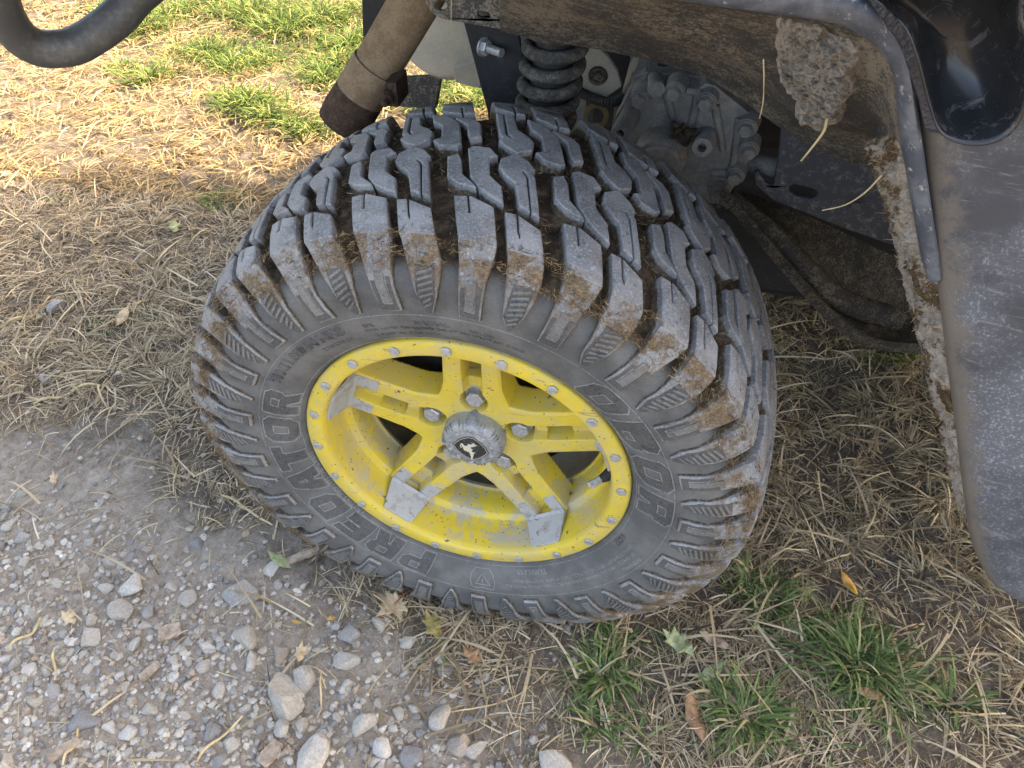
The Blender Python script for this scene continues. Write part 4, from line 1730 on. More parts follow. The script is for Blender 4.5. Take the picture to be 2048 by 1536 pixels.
CLOD = [(1556, 40), (1600, 44), (1655, 56), (1696, 76), (1720, 98), (1716, 128), (1706, 150), (1716, 170), (1694, 204), (1680, 240), (1640, 256), (1604, 250), (1588, 225), (1592, 196), (1562, 160), (1548, 100)]
nx_, ny_ = 150, 180
gx_ = np.linspace(1530, 1740, nx_)
gy_ = np.linspace(20, 275, ny_)
QX, QY = np.meshgrid(gx_, gy_)
dp = -poly_dist(QX, QY, CLOD) + (fnoise(QX, QY, .05, 91, 4) - .5) * 22
V = []


def on_liner(x, y):
    d = Vector(ROT @ np.array([(x - 1024) / FPX, -(y - 768) / FPX, -1.0])).normalized()
    h = LINER.ray_cast(Vector(CAM), d)
    if h[0] is None:
        return at(x, y, .045), -np.array(d) * .8
    n_ = h[1] if h[1].dot(d) < 0 else -h[1]
    return np.array(h[0]), np.array(n_) * .25 - np.array(d) * .75


for q in range(ny_):
    for p in range(nx_):
        x, y, d = QX[q, p], QY[q, p], dp[q, p]
        b_, nrm = on_liner(x, y)
        e_ = max(0.0, min(1.0, (d + 2) / 20.0))
        hgt = -.004 + (e_ ** .6) * (.006 + .040 * lumps(Vector((b_[0], b_[1] * .5, b_[2] * 1.6)), 52))
        V.append(b_ + nrm * hgt)
F = []
for q in range(ny_ - 1):
    for p in range(nx_ - 1):
        if max(dp[q, p], dp[q, p + 1], dp[q + 1, p], dp[q + 1, p + 1]) > -3:
            k = q * nx_ + p
            F.append((k, k + nx_, k + nx_ + 1, k + 1))
clod = obj('mud_clod', V, F, M['mud'], None, smooth=180)
tag(clod, 'big pale lumpy clod of dried mud under the fender arch', 'mud clod')

# crust along the inner edge of the side panel: a rough layer on the inner wall
i0, i1 = 10, 72
ns_ = 420
ts = np.linspace(i0, i1, ns_)
Ea, Ia = np.array(E3), np.array(I3)
V, F = [], []
nw_ = 30
cfib = []
for k, t in enumerate(ts):
    a_ = np.array([np.interp(t, np.arange(len(Ea)), Ea[:, c]) for c in range(3)]) + np.array([-.001, .016, 0])
    b_ = np.array([np.interp(t, np.arange(len(Ia)), Ia[:, c]) for c in range(3)])
    u_ = (t - i0) / (i1 - i0)
    for j in range(nw_):
        w = j / (nw_ - 1)
        p = a_ * (1 - w) + b_ * w
        e_ = math.sin(math.pi * min(1, max(0, w * .92 + .06))) ** .5 * min(1, u_ * 9) * min(1, (1 - u_) * 6)
        lump = lumps(Vector(p), 70)
        amp = .023 * (1 - .5 * u_)
        pp = p + np.array([-.80, -.60, .05]) * (e_ * amp * (lump + .12) - .004)
        V.append(pp)
        if e_ > .5 and random.random() < .025: cfib.append(pp)
for k in range(ns_ - 1):
    for j in range(nw_ - 1):
        q = k * nw_ + j
        F.append((q, q + nw_, q + nw_ + 1, q + 1))
crust = obj('mud_crust', V, F, M['crust'], None, smooth=180)
tag(crust, 'long crumbly crust of dried mud down the inner edge of the side panel', 'mud crust')
cf = np.array(cfib)
dn = RNG.normal(size=cf.shape)
dn /= np.linalg.norm(dn, axis=1)[:, None]
fo = fibres('straw_bits', cf, dn, RNG.uniform(.008, .022, len(cf)), RNG.uniform(.0006, .0012, len(cf)), np.array([(.42, .32, .18)]) * RNG.uniform(.5, 1.2, (len(cf), 1)), M['blade'], crust)
fo['kind'] = 'stuff'
cs, rs = px_lumps([(1362, 268), (1372, 282), (1355, 255), (1378, 265)], lambda x, y: .435, 26, .003, .007, 5, .006)
v, f = lump_mesh(cs, rs, 2, .3, 200)
tag(obj('mud_lump', v, f, M['brown_mud'], None, smooth=180), 'dark mud lump stuck on the grey gearbox casing', 'mud')


def stalk(name, pxs, Yf, r, label, cat='stalk', mat='stalk', z=None):
    P = spline([at(x, y, Yf) if z is None else atz(x, y, z) for x, y in pxs], 6)
    n_ = len(P)
    v, f = tube(P, [r * (1 - .5 * i / n_) for i in range(n_)], 6)
    return tag(obj(name, v, f, M[mat], None, smooth=180), label, cat)


stalk('straw_stalk', [(1655, 236), (1648, 262), (1628, 290), (1602, 322)], .085, .0014, 'curved dry stalk hanging down from the big mud clod', 'straw')
stalk('straw_stalk', [(1764, 350), (1730, 385), (1690, 410), (1644, 421)], .075, .0009, 'long thin dry stalk sticking out left of the mud crust', 'straw')
stalk('straw_stalk', [(1527, 118), (1528, 160), (1526, 205), (1519, 237)], .12, .0007, 'thin straight dry stalk hanging in front of the gearbox', 'straw')
stalk('straw_stalk', [(903, -10), (902, 40), (898, 66), (888, 66)], .275, .0007, 'thin dry stalk hanging over the frame bracket hole', 'straw')

# ------------------------------------------------------------------ stones
def in_view(x, y, z=0.0, m=60):
    d = np.stack([np.asarray(x) - CAM[0], np.asarray(y) - CAM[1], np.asarray(z) - CAM[2] + 0 * np.asarray(x)], -1) @ ROT
    u_ = 1024 + FPX * d[..., 0] / -d[..., 2]
    v_ = 768 - FPX * d[..., 1] / -d[..., 2]
    return (u_ > -m) & (u_ < 2048 + m) & (v_ > -m) & (v_ < 1536 + m) & (d[..., 2] < 0)


def stone_base(seed, sub=3, angular=.5):
    bm = bmesh.new()
    bmesh.ops.create_icosphere(bm, subdivisions=sub, radius=1)
    rs_ = np.random.default_rng(seed)
    pl = rs_.normal(size=(9, 3))
    pl /= np.linalg.norm(pl, axis=1)[:, None]
    dd = rs_.uniform(.42, .85, 9)
    off = Vector(rs_.uniform(-50, 50, 3))
    for q in bm.verts:
        p = np.array(q.co)
        for a_, b_ in zip(pl, dd):
            t = p.dot(a_)
            if t > b_:
                p = p - a_ * (t - b_) * (.72 + .28 * angular)
        w_ = Vector(p) * 1.3 + off
        p = p * (1 + .16 * mnoise.noise(w_) + .06 * mnoise.noise(w_ * 3.1) + .025 * mnoise.noise(w_ * 8))
        q.co = p
    me = bpy.data.meshes.new('gravel_stone')
    bm.to_mesh(me)
    bm.free()
    me.materials.append(M['stone'])
    finish(me, 32 if angular > .4 else 180)
    return me


bases = [stone_base(100 + i, 3, .25 + .75 * (i % 3) / 2) for i in range(16)]


def put_stone(name, x, y, size, label, group=None, flat=.6, base=None, sink=.30, asp=None, cat='stone', rz=None):
    me = base or random.choice(bases)
    o = bpy.data.objects.new(name, me)
    a1 = asp or random.uniform(.65, .95)
    sx, sy, sz = size / 2, size / 2 * a1, size / 2 * flat
    o.scale = (sx, sy, sz)
    o.rotation_euler = (random.uniform(-.25, .25), random.uniform(-.25, .25), random.uniform(0, 6.28) if rz is None else rz)
    o.location = (x, y, float(gh(x, y)) + sz * (1 - 2 * sink))
    link(o)
    return tag(o, label, cat, group)


placed = []


def free(x, y, r):
    for a_, b_, c_ in placed:
        if (a_ - x) ** 2 + (b_ - y) ** 2 < (.82 * (c_ + r)) ** 2:
            return False
    return True


named = [
    (1605, 0, 0, '', 0)][:0] + [
    (480, 1180, 52, 'angular pale grey stone with flat top near the tyre edge', .75),
    (562, 1388, 78, 'large flat oblong grey stone in front of the gravel patch', .55),
    (604, 1352, 50, 'rounded grey stone leaning on the large oblong stone', .8),
    (562, 1450, 34, 'rounded whitish pitted stone below the large oblong stone', .85),
    (600, 1448, 30, 'small grey stone right of the whitish pitted stone', .8),
    (620, 1510, 66, 'big pale rough stone cut by the bottom edge', .8),
    (700, 1260, 40, 'blue-grey angular stone below the dry maple leaf', .7),
    (688, 1318, 46, 'dark brown clod-like stone among grey gravel', .7),
    (877, 1428, 50, 'broad olive-grey rounded stone right of the gravel cluster', .7),
    (916, 1482, 46, 'split grey-brown stone, left of a touching pair', .7),
    (952, 1486, 44, 'split blue-grey stone, right of a touching pair', .75),
    (1115, 1522, 66, 'large flat pale stone at the bottom edge under the tyre', .6),
    (728, 1442, 42, 'wide grey stone with flat left side near bottom', .65),
    (760, 1490, 36, 'rounded grey stone near bottom left of the split pair', .75),
    (178, 1275, 36, 'oblong pale grey stone in the middle of the left gravel', .6),
    (240, 1220, 42, 'long pale grey stone lying flat in the gravel', .5),
    (262, 1170, 44, 'long rounded grey stone high in the gravel patch', .6),
    (164, 1440, 46, 'flat blue-grey slab-like stone near the bottom left', .45),
    (490, 1275, 44, 'round beige-grey stone in the gravel centre', .65),
    (110, 605, 30, 'blue-grey stone lying alone in the straw', .55),
    (90, 752, 22, 'small whitish round stone alone on the dirt edge', .8),
]
for x, y, szpx, lab, fl in named:
    p = atz(x, y, .01)
    dist = np.linalg.norm(p - CAM)
    size = szpx * 1.3 * dist / FPX
    put_stone('stone', p[0], p[1], size, lab, None, fl)
    placed.append((p[0], p[1], size / 2))

def candidates(n_, edge, slope, outside, scale_, seed):
    x = RNG.uniform(-1.15, .50, n_)
    y = RNG.uniform(-.45, .26, n_)
    k = in_view(x, y, 0, 15)
    x, y = x[k], y[k]
    d = poly_dist(x, y, STONY)
    dens = np.where(d > 0, np.clip(outside - d * .1, .002, 1), np.clip(edge - d * slope, 0, 1)) * scale_ * fnoise(x, y, 7, seed)
    k = RNG.random(len(x)) < dens
    return x[k], y[k]


cnt = 0
for x, y in zip(*candidates(9000, .05, 5, .006, 1.5, 31)):
    if cnt >= 270: break
    size = .0105 + .025 * random.random() ** 2.4
    if not free(x, y, size / 2): continue
    placed.append((x, y, size / 2))
    put_stone('gravel_stone', float(x), float(y), size, 'small grey or tan gravel stone lying in the dirt patch', 'gravel stones left of and below the tyre', random.uniform(.5, .85), None, random.uniform(.32, .55))
    cnt += 1

# finer pebbles: one mass
ico_v = []
bm = bmesh.new()
bmesh.ops.create_icosphere(bm, subdivisions=1, radius=1)
bm.verts.index_update()
IV = np.array([q.co[:] for q in bm.verts])
IF = np.array([[x.index for x in q.verts] for q in bm.faces])
bm.free()
NP = 26000
px_ = RNG.uniform(-1.6, .6, NP * 4)
py_ = RNG.uniform(-.75, .5, NP * 4)
dd = poly_dist(px_, py_, STONY)
pr_ = np.where(dd < 0, np.clip(.08 - dd * 2.8, 0, .7), np.where(poly_dist(px_, py_, GRAVEL) < 0, .05, np.clip(.09 - dd * .5, .010, 1))) * (.35 + 1.2 * fnoise(px_, py_, 6, 41))
k_ = (RNG.random(NP * 4) < pr_) & in_view(px_, py_, 0, 420)
px_, py_ = px_[k_][:NP], py_[k_][:NP]
n_ = len(px_)
sz = .0010 + .0058 * RNG.random(n_) ** 3.4
jv = IV[None] * (1 + RNG.uniform(-.25, .25, (n_, len(IV), 1)))
jv = jv * (sz[:, None] * np.stack([RNG.uniform(.8, 1.3, n_), RNG.uniform(.7, 1.1, n_), RNG.uniform(.5, .85, n_)], 1))[:, None, :]
an = RNG.uniform(0, 6.28, n_)
ca, sa = np.cos(an)[:, None], np.sin(an)[:, None]
jv = np.stack([jv[..., 0] * ca - jv[..., 1] * sa, jv[..., 0] * sa + jv[..., 1] * ca, jv[..., 2]], -1)
jv += np.stack([px_, py_, gh(px_, py_) + sz * .25], 1)[:, None, :]
pf = (IF[None] + (np.arange(n_) * len(IV))[:, None, None]).reshape(-1, 3)
pal = np.array([(.44, .425, .39), (.37, .345, .30), (.25, .255, .26), (.53, .515, .48), (.33, .275, .22), (.40, .32, .24), (.62, .605, .575)])
pal = pal * np.array([1.03, 1.0, .955])
pcol = pal[RNG.choice(7, n_, p=[.26, .24, .16, .14, .1, .05, .05])] * RNG.uniform(.8, 1.15, (n_, 1))
PV, PF, PCL = [jv.reshape(-1, 3)], [pf], [np.repeat(pcol, len(IV), 0)]
small = []
for i in range(10):
    b_ = stone_base(300 + i, 2, .4 + .6 * (i % 2))
    vv_ = np.array([q.co[:] for q in b_.vertices])
    ff_ = np.array([list(q.vertices) for q in b_.polygons])
    small.append((vv_, ff_))
    bpy.data.meshes.remove(b_)
n0 = len(PV[0])
cnt = 0
cellmap = {}
for a_, b_, c_ in placed:
    cellmap.setdefault((int(a_ // .03), int(b_ // .03)), []).append((a_, b_, c_))
for x, y in zip(*candidates(17000, .07, 5, .006, 1.6, 31)):
    if cnt >= 1150: break
    r_ = .0032 + .0040 * random.random() ** 2.0
    ci, cj = int(x // .03), int(y // .03)
    near = [q for i in (-1, 0, 1) for j in (-1, 0, 1) for q in cellmap.get((ci + i, cj + j), ())]
    if any((a_ - x) ** 2 + (b_ - y) ** 2 < (.8 * (c_ + r_)) ** 2 for a_, b_, c_ in near): continue
    cellmap.setdefault((ci, cj), []).append((x, y, r_))
    vv_, ff_ = random.choice(small)
    e_ = Matrix.Rotation(random.uniform(0, 6.28), 3, 'Z') @ Matrix.Rotation(random.uniform(-.4, .4), 3, 'X') @ Matrix.Diagonal((r_ * random.uniform(1, 1.35), r_ * random.uniform(.75, 1), r_ * random.uniform(.5, .85)))
    PV.append(vv_ @ np.array(e_).T + np.array([x, y, float(gh(x, y)) + r_ * .10]))
    PF.append(ff_ + n0)
    PCL.append(np.repeat((pal[RNG.choice(7, p=[.26, .26, .16, .14, .08, .05, .05])] * random.uniform(.8, 1.1))[None], len(vv_), 0))
    n0 += len(vv_)
    cnt += 1
me = np_mesh('pebbles', np.concatenate(PV), np.concatenate(PF), M['pebbles'], np.concatenate(PCL))
tag(link(bpy.data.objects.new('pebbles', me)), 'fine grey pebbles and grit strewn over the bare dirt', 'pebbles', kind='stuff')


# ------------------------------------------------------------------ straw and grass
def blades(name, base, heading, length, width, lift, droop, cols, label, cat, seg=4, twist=.6, curl_=.22):
    """curved ribbons; base (n,3), heading angle, all in metres; lift = rise of the middle, droop = end height"""
    n_ = len(base)
    hx, hy = np.cos(heading), np.sin(heading)
    curl = RNG.normal(0, curl_, n_)
    pts, wid = [], []
    px0 = np.zeros(n_)
    py0 = np.zeros(n_)
    for k in range(seg + 1):
        t = k / seg
        a_ = heading + curl * (t - .3)
        if k:
            px0 = px0 + np.cos(a_) * length / seg
            py0 = py0 + np.sin(a_) * length / seg
        zz = lift * 4 * t * (1 - t) + droop * t
        pts.append(np.stack([base[:, 0] + px0, base[:, 1] + py0, base[:, 2] + zz], 1))
        wid.append(width * (1 - .85 * t ** 2.2))
    tw = RNG.uniform(-twist, twist, n_)
    V_ = []
    for k in range(seg + 1):
        a_ = heading + curl * (k / seg - .3)
        sd_ = np.stack([-np.sin(a_) * np.cos(tw), np.cos(a_) * np.cos(tw), np.sin(tw)], 1)
        V_ += [pts[k] - sd_ * wid[k][:, None] / 2, pts[k] + sd_ * wid[k][:, None] / 2]
    V_ = np.stack(V_, 1)
    m_ = 2 * (seg + 1)
    b0 = (np.arange(n_) * m_)[:, None]
    q_ = np.concatenate([b0 + np.array([[2 * k, 2 * k + 1, 2 * k + 3, 2 * k + 2]]) for k in range(seg)], 1).reshape(-1, 4)
    me = np_mesh(name, V_.reshape(-1, 3), q_, M['blade'], np.repeat(cols, m_, 0), True)
    return tag(link(bpy.data.objects.new(name, me)), label, cat, kind='stuff')


def sample(n_, x0, x1, y0, y1):
    x = RNG.uniform(x0, x1, n_)
    y = RNG.uniform(y0, y1, n_)
    k = in_view(x, y, 0, 480)
    return x[k], y[k]


def straw_prob(x, y):
    d = poly_dist(x, y, GRAVEL) + (fnoise(x, y, 9, 5) - .5) * .16 + (fnoise(x, y, 3.3, 8, 2) - .5) * .18
    p = smooth((d + .08) / .17) * .95 + .05
    bare = fnoise(x, y, 8, 61, 3)
    p = p * (.45 + .55 * smooth((bare - .36) / .16))
    return p


STRAW = np.array([(.50, .42, .295), (.38, .31, .21), (.60, .52, .38), (.26, .205, .14), (.46, .40, .30), (.70, .63, .50), (.15, .115, .08)])
SW = np.array([.22, .2, .15, .16, .12, .05, .10])


def straw_set(n_, rect, ln, wd, seed, hi=.012, tuft=.45):
    x, y = sample(n_, *rect)
    k = RNG.random(len(x)) < straw_prob(x, y)
    x, y = x[k], y[k]
    m_ = len(x)
    flow = fnoise(x, y, 3.0, seed, 2) * 9 + fnoise(x, y, 14, seed + 3, 2) * 7
    hd = flow + RNG.normal(0, .75, m_)
    # gather part of it into tufts that radiate from a point
    cell = .085
    cx_ = (np.floor(x / cell) + .5 + (_hash(np.floor(x / cell), np.floor(y / cell), 9) - .5) * .8) * cell
    cy_ = (np.floor(y / cell) + .5 + (_hash(np.floor(x / cell), np.floor(y / cell), 19) - .5) * .8) * cell
    tf = (_hash(np.floor(x / cell), np.floor(y / cell), 29) < tuft) & (RNG.random(m_) < .7)
    hd = np.where(tf, np.arctan2(y - cy_, x - cx_) + RNG.normal(0, .35, m_), hd)
    x = np.where(tf, cx_ + (x - cx_) * .45, x)
    y = np.where(tf, cy_ + (y - cy_) * .45, y)
    L = RNG.uniform(*ln, m_) * (1 - .35 * tf)
    base = np.stack([x, y, gh(x, y) + RNG.uniform(0, hi, m_) * (RNG.random(m_) ** .7)], 1)
    lift = RNG.uniform(.000, .10, m_) * L + .001
    droop = np.where(RNG.random(m_) < .12, RNG.uniform(.05, .40, m_) * L, RNG.uniform(-.08, .10, m_) * L)
    c_ = np.array([.97, .935, .855]) * STRAW[RNG.choice(len(STRAW), m_, p=SW)] * RNG.uniform(.75, 1.15, (m_, 1))
    w_ = RNG.uniform(*wd, m_)
    c_ = np.where((y > .9)[:, None], c_ * np.array([.92, .83, .66]), c_)  # far sunlit straw: golden sun tone put into its colour
    # keep the tyre's own contact patch free
    return base, hd, L, w_, lift, droop, c_


def cat_sets(sets):
    return [np.concatenate([s[i] for s in sets]) for i in range(len(sets[0]))]


S = cat_sets([straw_set(132000, (-1.9, 1.5, -.75, .95), (.016, .058), (.0009, .0024), 71),
              straw_set(86000, (-1.9, 1.5, -.75, .95), (.006, .020), (.0008, .0022), 73, .006, .1),
              straw_set(11500, (-1.9, 1.5, -.75, .95), (.05, .12), (.0018, .0042), 75, .018, .2),
              straw_set(66000, (-2.8, 1.6, .9, 2.9), (.025, .075), (.0016, .0034), 77, .016),
              straw_set(30000, (-2.6, 1.6, .9, 2.9), (.03, .08), (.0018, .0038), 79, .02, .6)])
blades('dry_straw', *S, 'flattened dry straw and dead grass covering the ground', 'dry grass')

# green grass: clumps where the photograph shows them, in ground coordinates
clumps = []


def gp(px, py, rad, n_, hgt, far=False):
    p = atz(px, py, 0)
    clumps.append((p[0], p[1], rad, n_, hgt))


for a_ in ((1720, 1340, .085, 900, .075), (1690, 1300, .05, 300, .06), (1770, 1380, .05, 300, .06), (1490, 1440, .060, 560, .065), (1450, 1420, .03, 150, .05),
           (1210, 1350, .050, 420, .06), (1230, 1300, .03, 130, .055), (1190, 1440, .035, 220, .05), (1540, 1210, .055, 420, .05), (1490, 1170, .04, 200, .045), (1600, 1240, .03, 90, .05),
           (1330, 1290, .03, 60, .04), (870, 1290, .03, 50, .03), (1900, 1410, .05, 150, .06), (1780, 700, .06, 260, .05), (600, 640, .03, 20, .03),
           (200, 650, .05, 110, .03), (290, 640, .05, 120, .03), (440, 405, .05, 140, .05), (120, 400, .04, 40, .03), (1640, 1490, .03, 50, .05), (1290, 1480, .02, 40, .04)):
    gp(*a_)
for a_ in ((300, 160, .10, 420, .07), (250, 140, .06, 160, .06), (410, 110, .16, 900, .07), (470, 135, .12, 600, .07), (530, 120, .12, 420, .07), (500, 215, .11, 700, .07), (540, 240, .10, 500, .06), (470, 205, .08, 300, .06),
           (580, 55, .22, 1300, .09), (500, 30, .20, 900, .09), (640, 40, .20, 900, .09), (680, 130, .16, 900, .07), (650, 160, .12, 500, .07), (700, 90, .18, 900, .08), (600, 260, .08, 260, .06), (630, 270, .08, 200, .06),
           (290, 55, .16, 700, .08), (340, 25, .16, 500, .08), (200, 20, .10, 200, .06), (930, 190, .20, 700, .08), (960, 215, .12, 300, .07), (890, 230, .10, 200, .07), (420, 5, .20, 500, .08), (750, 20, .3, 700, .08), (850, 215, .1, 200, .07)):
    gp(*a_)
B = []
for x0, y0, rad_, n_, hg in clumps:
    n_ = int(n_ * (.36 if y0 < .6 else .85))
    r_ = rad_ * (.8 if y0 < .6 else 1.0) * np.abs(RNG.normal(0, .5, n_))
    a_ = RNG.uniform(0, 6.28, n_)
    x, y = x0 + r_ * np.cos(a_), y0 + r_ * np.sin(a_) * .8
    hd = a_ + RNG.normal(0, 1.1, n_)
    L = hg * RNG.uniform(.45, 1.15, n_)
    base = np.stack([x, y, gh(x, y) - .002], 1)
    up = RNG.uniform(.25, .95, n_)
    gcol = np.array([(.075, .125, .040), (.11, .175, .055), (.16, .235, .075), (.25, .29, .12), (.42, .36, .20)])[RNG.choice(5, n_, p=[.30, .30, .20, .08, .12])] * RNG.uniform(.75, 1.15, (n_, 1))
    if y0 > .6: gcol = gcol * np.array([.80, .86, .50])  # far clumps stand in sun: warmer sunlit tone set in the blade colour
    B.append((base, hd, L * np.sqrt(1 - (up * .8) ** 2), RNG.uniform(.0020, .0042, n_), L * up * .28, L * up * .55, gcol))
blades('green_grass', *cat_sets(B), 'tufts of short green grass growing through the dead straw', 'grass', 5)


# ------------------------------------------------------------------ leaves, chips and loose stalks on the ground
def leaf(px, py, size, outline, mat, label, rz=0, curl=.25, z=.012, stem=None):
    p = atz(px, py, .01)
    P = densify([(x * size, y * size) for x, y in outline], size * .14)
    tris = tessellate_polygon([[Vector((x, y, 0)) for x, y in P]])
    bm = bmesh.new()
    vv = [bm.verts.new((x, y, 0)) for x, y in P]
    for t in tris:
        try: bm.faces.new([vv[i] for i in t])
        except ValueError: pass
    bmesh.ops.subdivide_edges(bm, edges=bm.edges[:], cuts=1, use_grid_fill=True)
    ph = random.uniform(0, 6)
    for q in bm.verts:
        x, y = q.co.x / size, q.co.y / size
        q.co.z = size * (curl * (x * x * .9 + y * y * .5) + .05 * math.sin(x * 7 + ph) + .05 * math.sin(y * 6 + ph * 2) + .04 * mnoise.noise(Vector((x * 4, y * 4, ph))))
    bmesh.ops.recalc_face_normals(bm, faces=bm.faces)
    o = from_bm('fallen_leaf', bm, mat, None, 180)
    o.location = (p[0], p[1], float(gh(p[0], p[1])) + z)
    o.rotation_euler = (random.uniform(-.2, .2), random.uniform(-.2, .2), rz)
    sm = o.modifiers.new('thick', 'SOLIDIFY')
    sm.thickness = .0005
    tag(o, label, 'leaf')
    if stem:
        v, f = tube(spline([(0, 0, .001), (stem[0] * .5, stem[1] * .5, .004), (stem[0], stem[1], .0)], 4), .0009, 6)
        obj('leaf_stem', v, f, M['red_stem'], o, smooth=180)
    return o


MAPLE = [(0, -.55), (.10, -.32), (.42, -.42), (.36, -.22), (.78, -.10), (.55, .02), (.95, .42), (.50, .34), (.34, .30), (.30, .62), (.16, .55), (0, 1.0), (-.16, .58), (-.32, .64), (-.30, .32), (-.52, .36), (-.92, .40), (-.55, .04), (-.80, -.12), (-.36, -.22), (-.44, -.44), (-.10, -.32)]
OVAL = [(0, -1), (.18, -.7), (.32, -.25), (.34, .15), (.24, .55), (.08, .85), (0, 1), (-.10, .8), (-.26, .5), (-.34, .1), (-.30, -.3), (-.16, -.7)]
RAG = [(0, -.9), (.3, -.5), (.22, -.2), (.55, 0), (.3, .2), (.36, .6), (.05, .5), (-.1, .95), (-.3, .45), (-.5, .5), (-.34, .05), (-.5, -.3), (-.2, -.4)]
leaf(790, 1212, .034, MAPLE, M['leaf_tan'], 'pale tan maple leaf with red stem against the tyre tread', 2.6, .35, .016, (.004, -.06))
leaf(868, 1252, .028, RAG, M['leaf_olive'], 'crumpled olive leaf under the tyre beside the maple leaf', .6, .5, .012)
leaf(560, 1122, .024, OVAL, M['leaf_green'], 'pale green leaf lying at the tyre edge above the gravel', 1.2, .3, .014)
leaf(1355, 1292, .030, RAG, M['leaf_green'], 'curled pale green leaf left of the largest green tuft', 1.0, .6, .018)
leaf(1420, 1352, .026, OVAL, M['leaf_green'], 'narrow pale green leaf above the lower green tuft', 2.4, .5, .016)
leaf(1390, 1440, .036, OVAL, M['leaf_brown'], 'long tan-brown leaf beside the lower green tuft', .5, .3, .014)
leaf(1732, 1398, .020, OVAL, M['leaf_brown'], 'reddish brown leaf at the foot of the largest green tuft', 1.5, .2, .02)
leaf(1695, 1172, .020, OVAL, M['leaf_orange'], 'small yellow-orange leaf in the shaded straw right of the tyre', .6, .4, .016)
leaf(1425, 1290, .024, OVAL, M['wood'], 'dry curled grey-brown leaf beside the pale green leaf', 1.3, .6, .016)
leaf(350, 452, .030, RAG, M['leaf_green'], 'grey-green leaf lying in straw left of the tyre top', .4, .4, .014)
leaf(245, 630, .030, OVAL, M['leaf_tan'], 'pale brown leaf in the straw left of the tyre', .2, .2, .014)
leaf(140, 1237, .020, RAG, M['leaf_tan'], 'small tan leaf lying on the gravel at left', 1.1, .2, .008)
leaf(607, 1318, .018, RAG, M['leaf_tan'], 'small tan leaf resting on the rounded grey stone', .2, .4, .03)
leaf(590, 1240, .008, OVAL, M['leaf_orange'], 'tiny orange leaf on the gravel below the tyre', 1.4, .2, .008)
leaf(660, 1232, .008, RAG, M['leaf_orange'], 'tiny ragged yellow leaf on the gravel left of the maple leaf', 2.0, .2, .008)
leaf(945, 1312, .022, RAG, M['leaf_brown'], 'torn brown leaf standing in straw below the tyre', .9, .5, .014)
leaf(1245, 1295, .016, OVAL, M['leaf_brown'], 'small reddish leaf right of the small green tuft', .2, .3, .012)
leaf(110, 960, .016, RAG, M['leaf_tan'], 'small pale scrap of leaf on the bare dirt', .5, .3, .008)
leaf(1650, 450, .05, RAG, M['leaf_brown'], 'brown leaf litter lying on the belly plate', .5, .3, .30)


def chip(px, py, l, w, label, rz, mat='wood'):
    p = atz(px, py, .005)
    P = [(-l / 2, -w / 2), (-l * .1, -w * .55), (l / 2, -w * .3), (l * .45, w * .45), (-l * .2, w / 2), (-l * .5, w * .3)]
    v, f = extrude([[(x, y, 0) for x, y in P]], (0, 0, 0), (0, 0, .006))
    o = obj('wood_chip', v, f, M[mat], None, bevel=.0012)
    o.location = (p[0], p[1], float(gh(p[0], p[1])) + .004)
    o.rotation_euler = (random.uniform(-.12, .12), random.uniform(-.12, .12), rz)
    tag(o, label, 'wood chip')


chip(342, 1265, .032, .022, 'square weathered wood chip in the middle of the gravel', .5)
chip(300, 1345, .028, .012, 'triangular brown wood chip in the lower gravel', 1.0)
chip(605, 1112, .055, .012, 'long splinter of weathered wood at the tyre edge', .7)
chip(540, 1505, .034, .020, 'brown wood chip at the bottom edge of the gravel', 1.2)
chip(130, 1500, .040, .014, 'brown bark splinter at the bottom left', .9)
p = atz(1135, 1250, .012)
put_stone('stone', p[0], p[1], .016, 'small bright white stone squeezed at the bottom of the tread', None, .8)
placed.append((p[0], p[1], .01))
bpy.data.objects[-1] if False else None

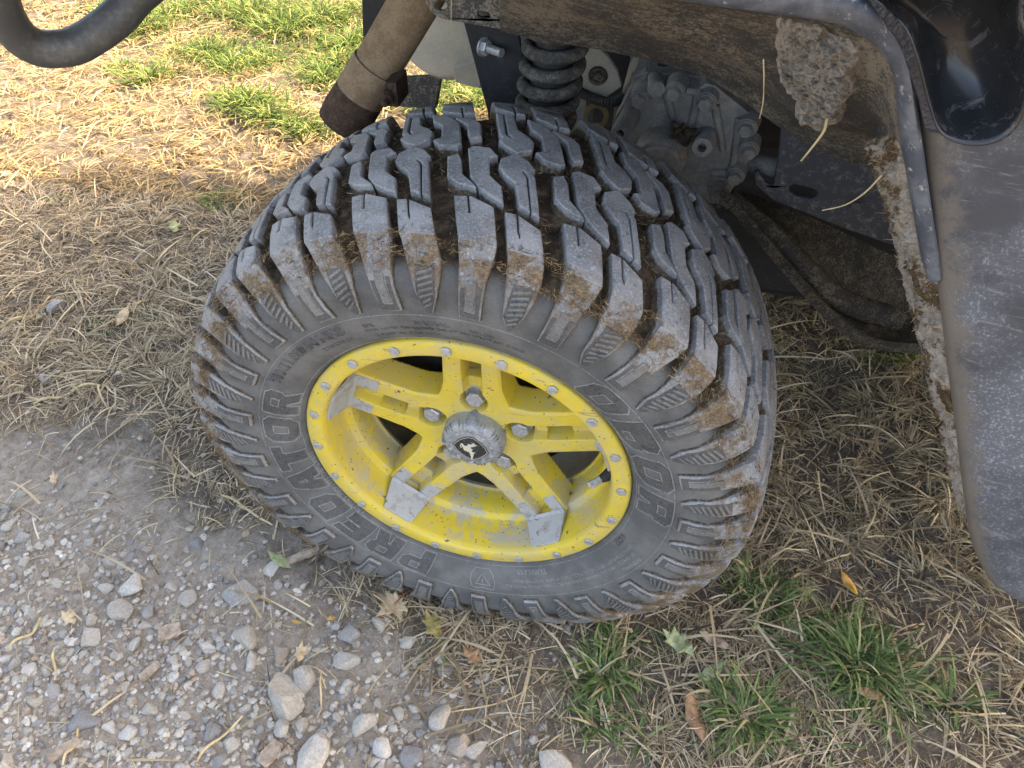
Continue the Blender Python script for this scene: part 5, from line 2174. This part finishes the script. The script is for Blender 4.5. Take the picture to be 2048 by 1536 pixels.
gst = [
    ([(10, 640), (50, 622), (95, 585)], .0035, 'long flat pale straw leaf left of the tyre beside the blue-grey stone'),
    ([(65, 805), (110, 790), (160, 772), (215, 766)], .0030, 'long pale curled husk lying on the bare dirt edge'),
    ([(0, 770), (40, 735), (75, 690)], .0014, 'thin yellow stalk slanting at the left edge'),
    ([(262, 620), (280, 590), (300, 570)], .0018, 'short stiff yellow stalk pointing up left of the tyre'),
    ([(440, 985), (490, 1010), (545, 1050)], .0022, 'pale flat stalk poking out under the left tread'),
    ([(120, 1525), (140, 1490), (155, 1455)], .0020, 'pale straw stalk lying over the flat blue-grey slab'),
    ([(390, 1520), (430, 1470), (482, 1428)], .0020, 'long brown stalk crossing the lower gravel'),
    ([(640, 1340), (638, 1390), (632, 1430)], .0014, 'upright straw stalk right of the large oblong stone'),
    ([(345, 985), (352, 940), (356, 890)], .0014, 'thin dark twig on the dirt left of the tyre'),
    ([(110, 1300), (106, 1330), (110, 1360)], .0020, 'short pale straw stalk in the left gravel'),
    ([(15, 1300), (50, 1270), (85, 1240)], .0022, 'pale straw stalk at the left edge of the gravel'),
    ([(880, 1420), (1000, 1395), (1110, 1330)], .0012, 'long thin straw stalk below the tyre'),
    ([(1240, 1255), (1270, 1265), (1300, 1285)], .0020, 'seed-headed grass stalk in front of the small green tuft'),
    ([(1480, 1425), (1560, 1405), (1680, 1425), (1800, 1405)], .0012, 'long bent brown stalk across the foot of the largest tuft'),
    ([(1650, 1120), (1700, 1100), (1745, 1040), (1752, 990)], .0018, 'tall broken straw stalk in the shade right of the tyre'),
]
for pts_, r_, lab in gst:
    P = spline([atz(x, y, .015) for x, y in pts_], 6)
    P = [np.array([q[0], q[1], float(gh(q[0], q[1])) + .009 + .006 * math.sin(i * .6)]) for i, q in enumerate(P)]
    v, f = tube(P, [r_ * (.6 + .4 * math.sin(math.pi * min(1, (i + 1) / len(P)))) for i in range(len(P))], 6)
    v = [np.array([q[0], q[1], q[2]]) for q in v]
    tag(obj('straw_stalk', v, f, M['stalk'], None, smooth=180), lab, 'straw')
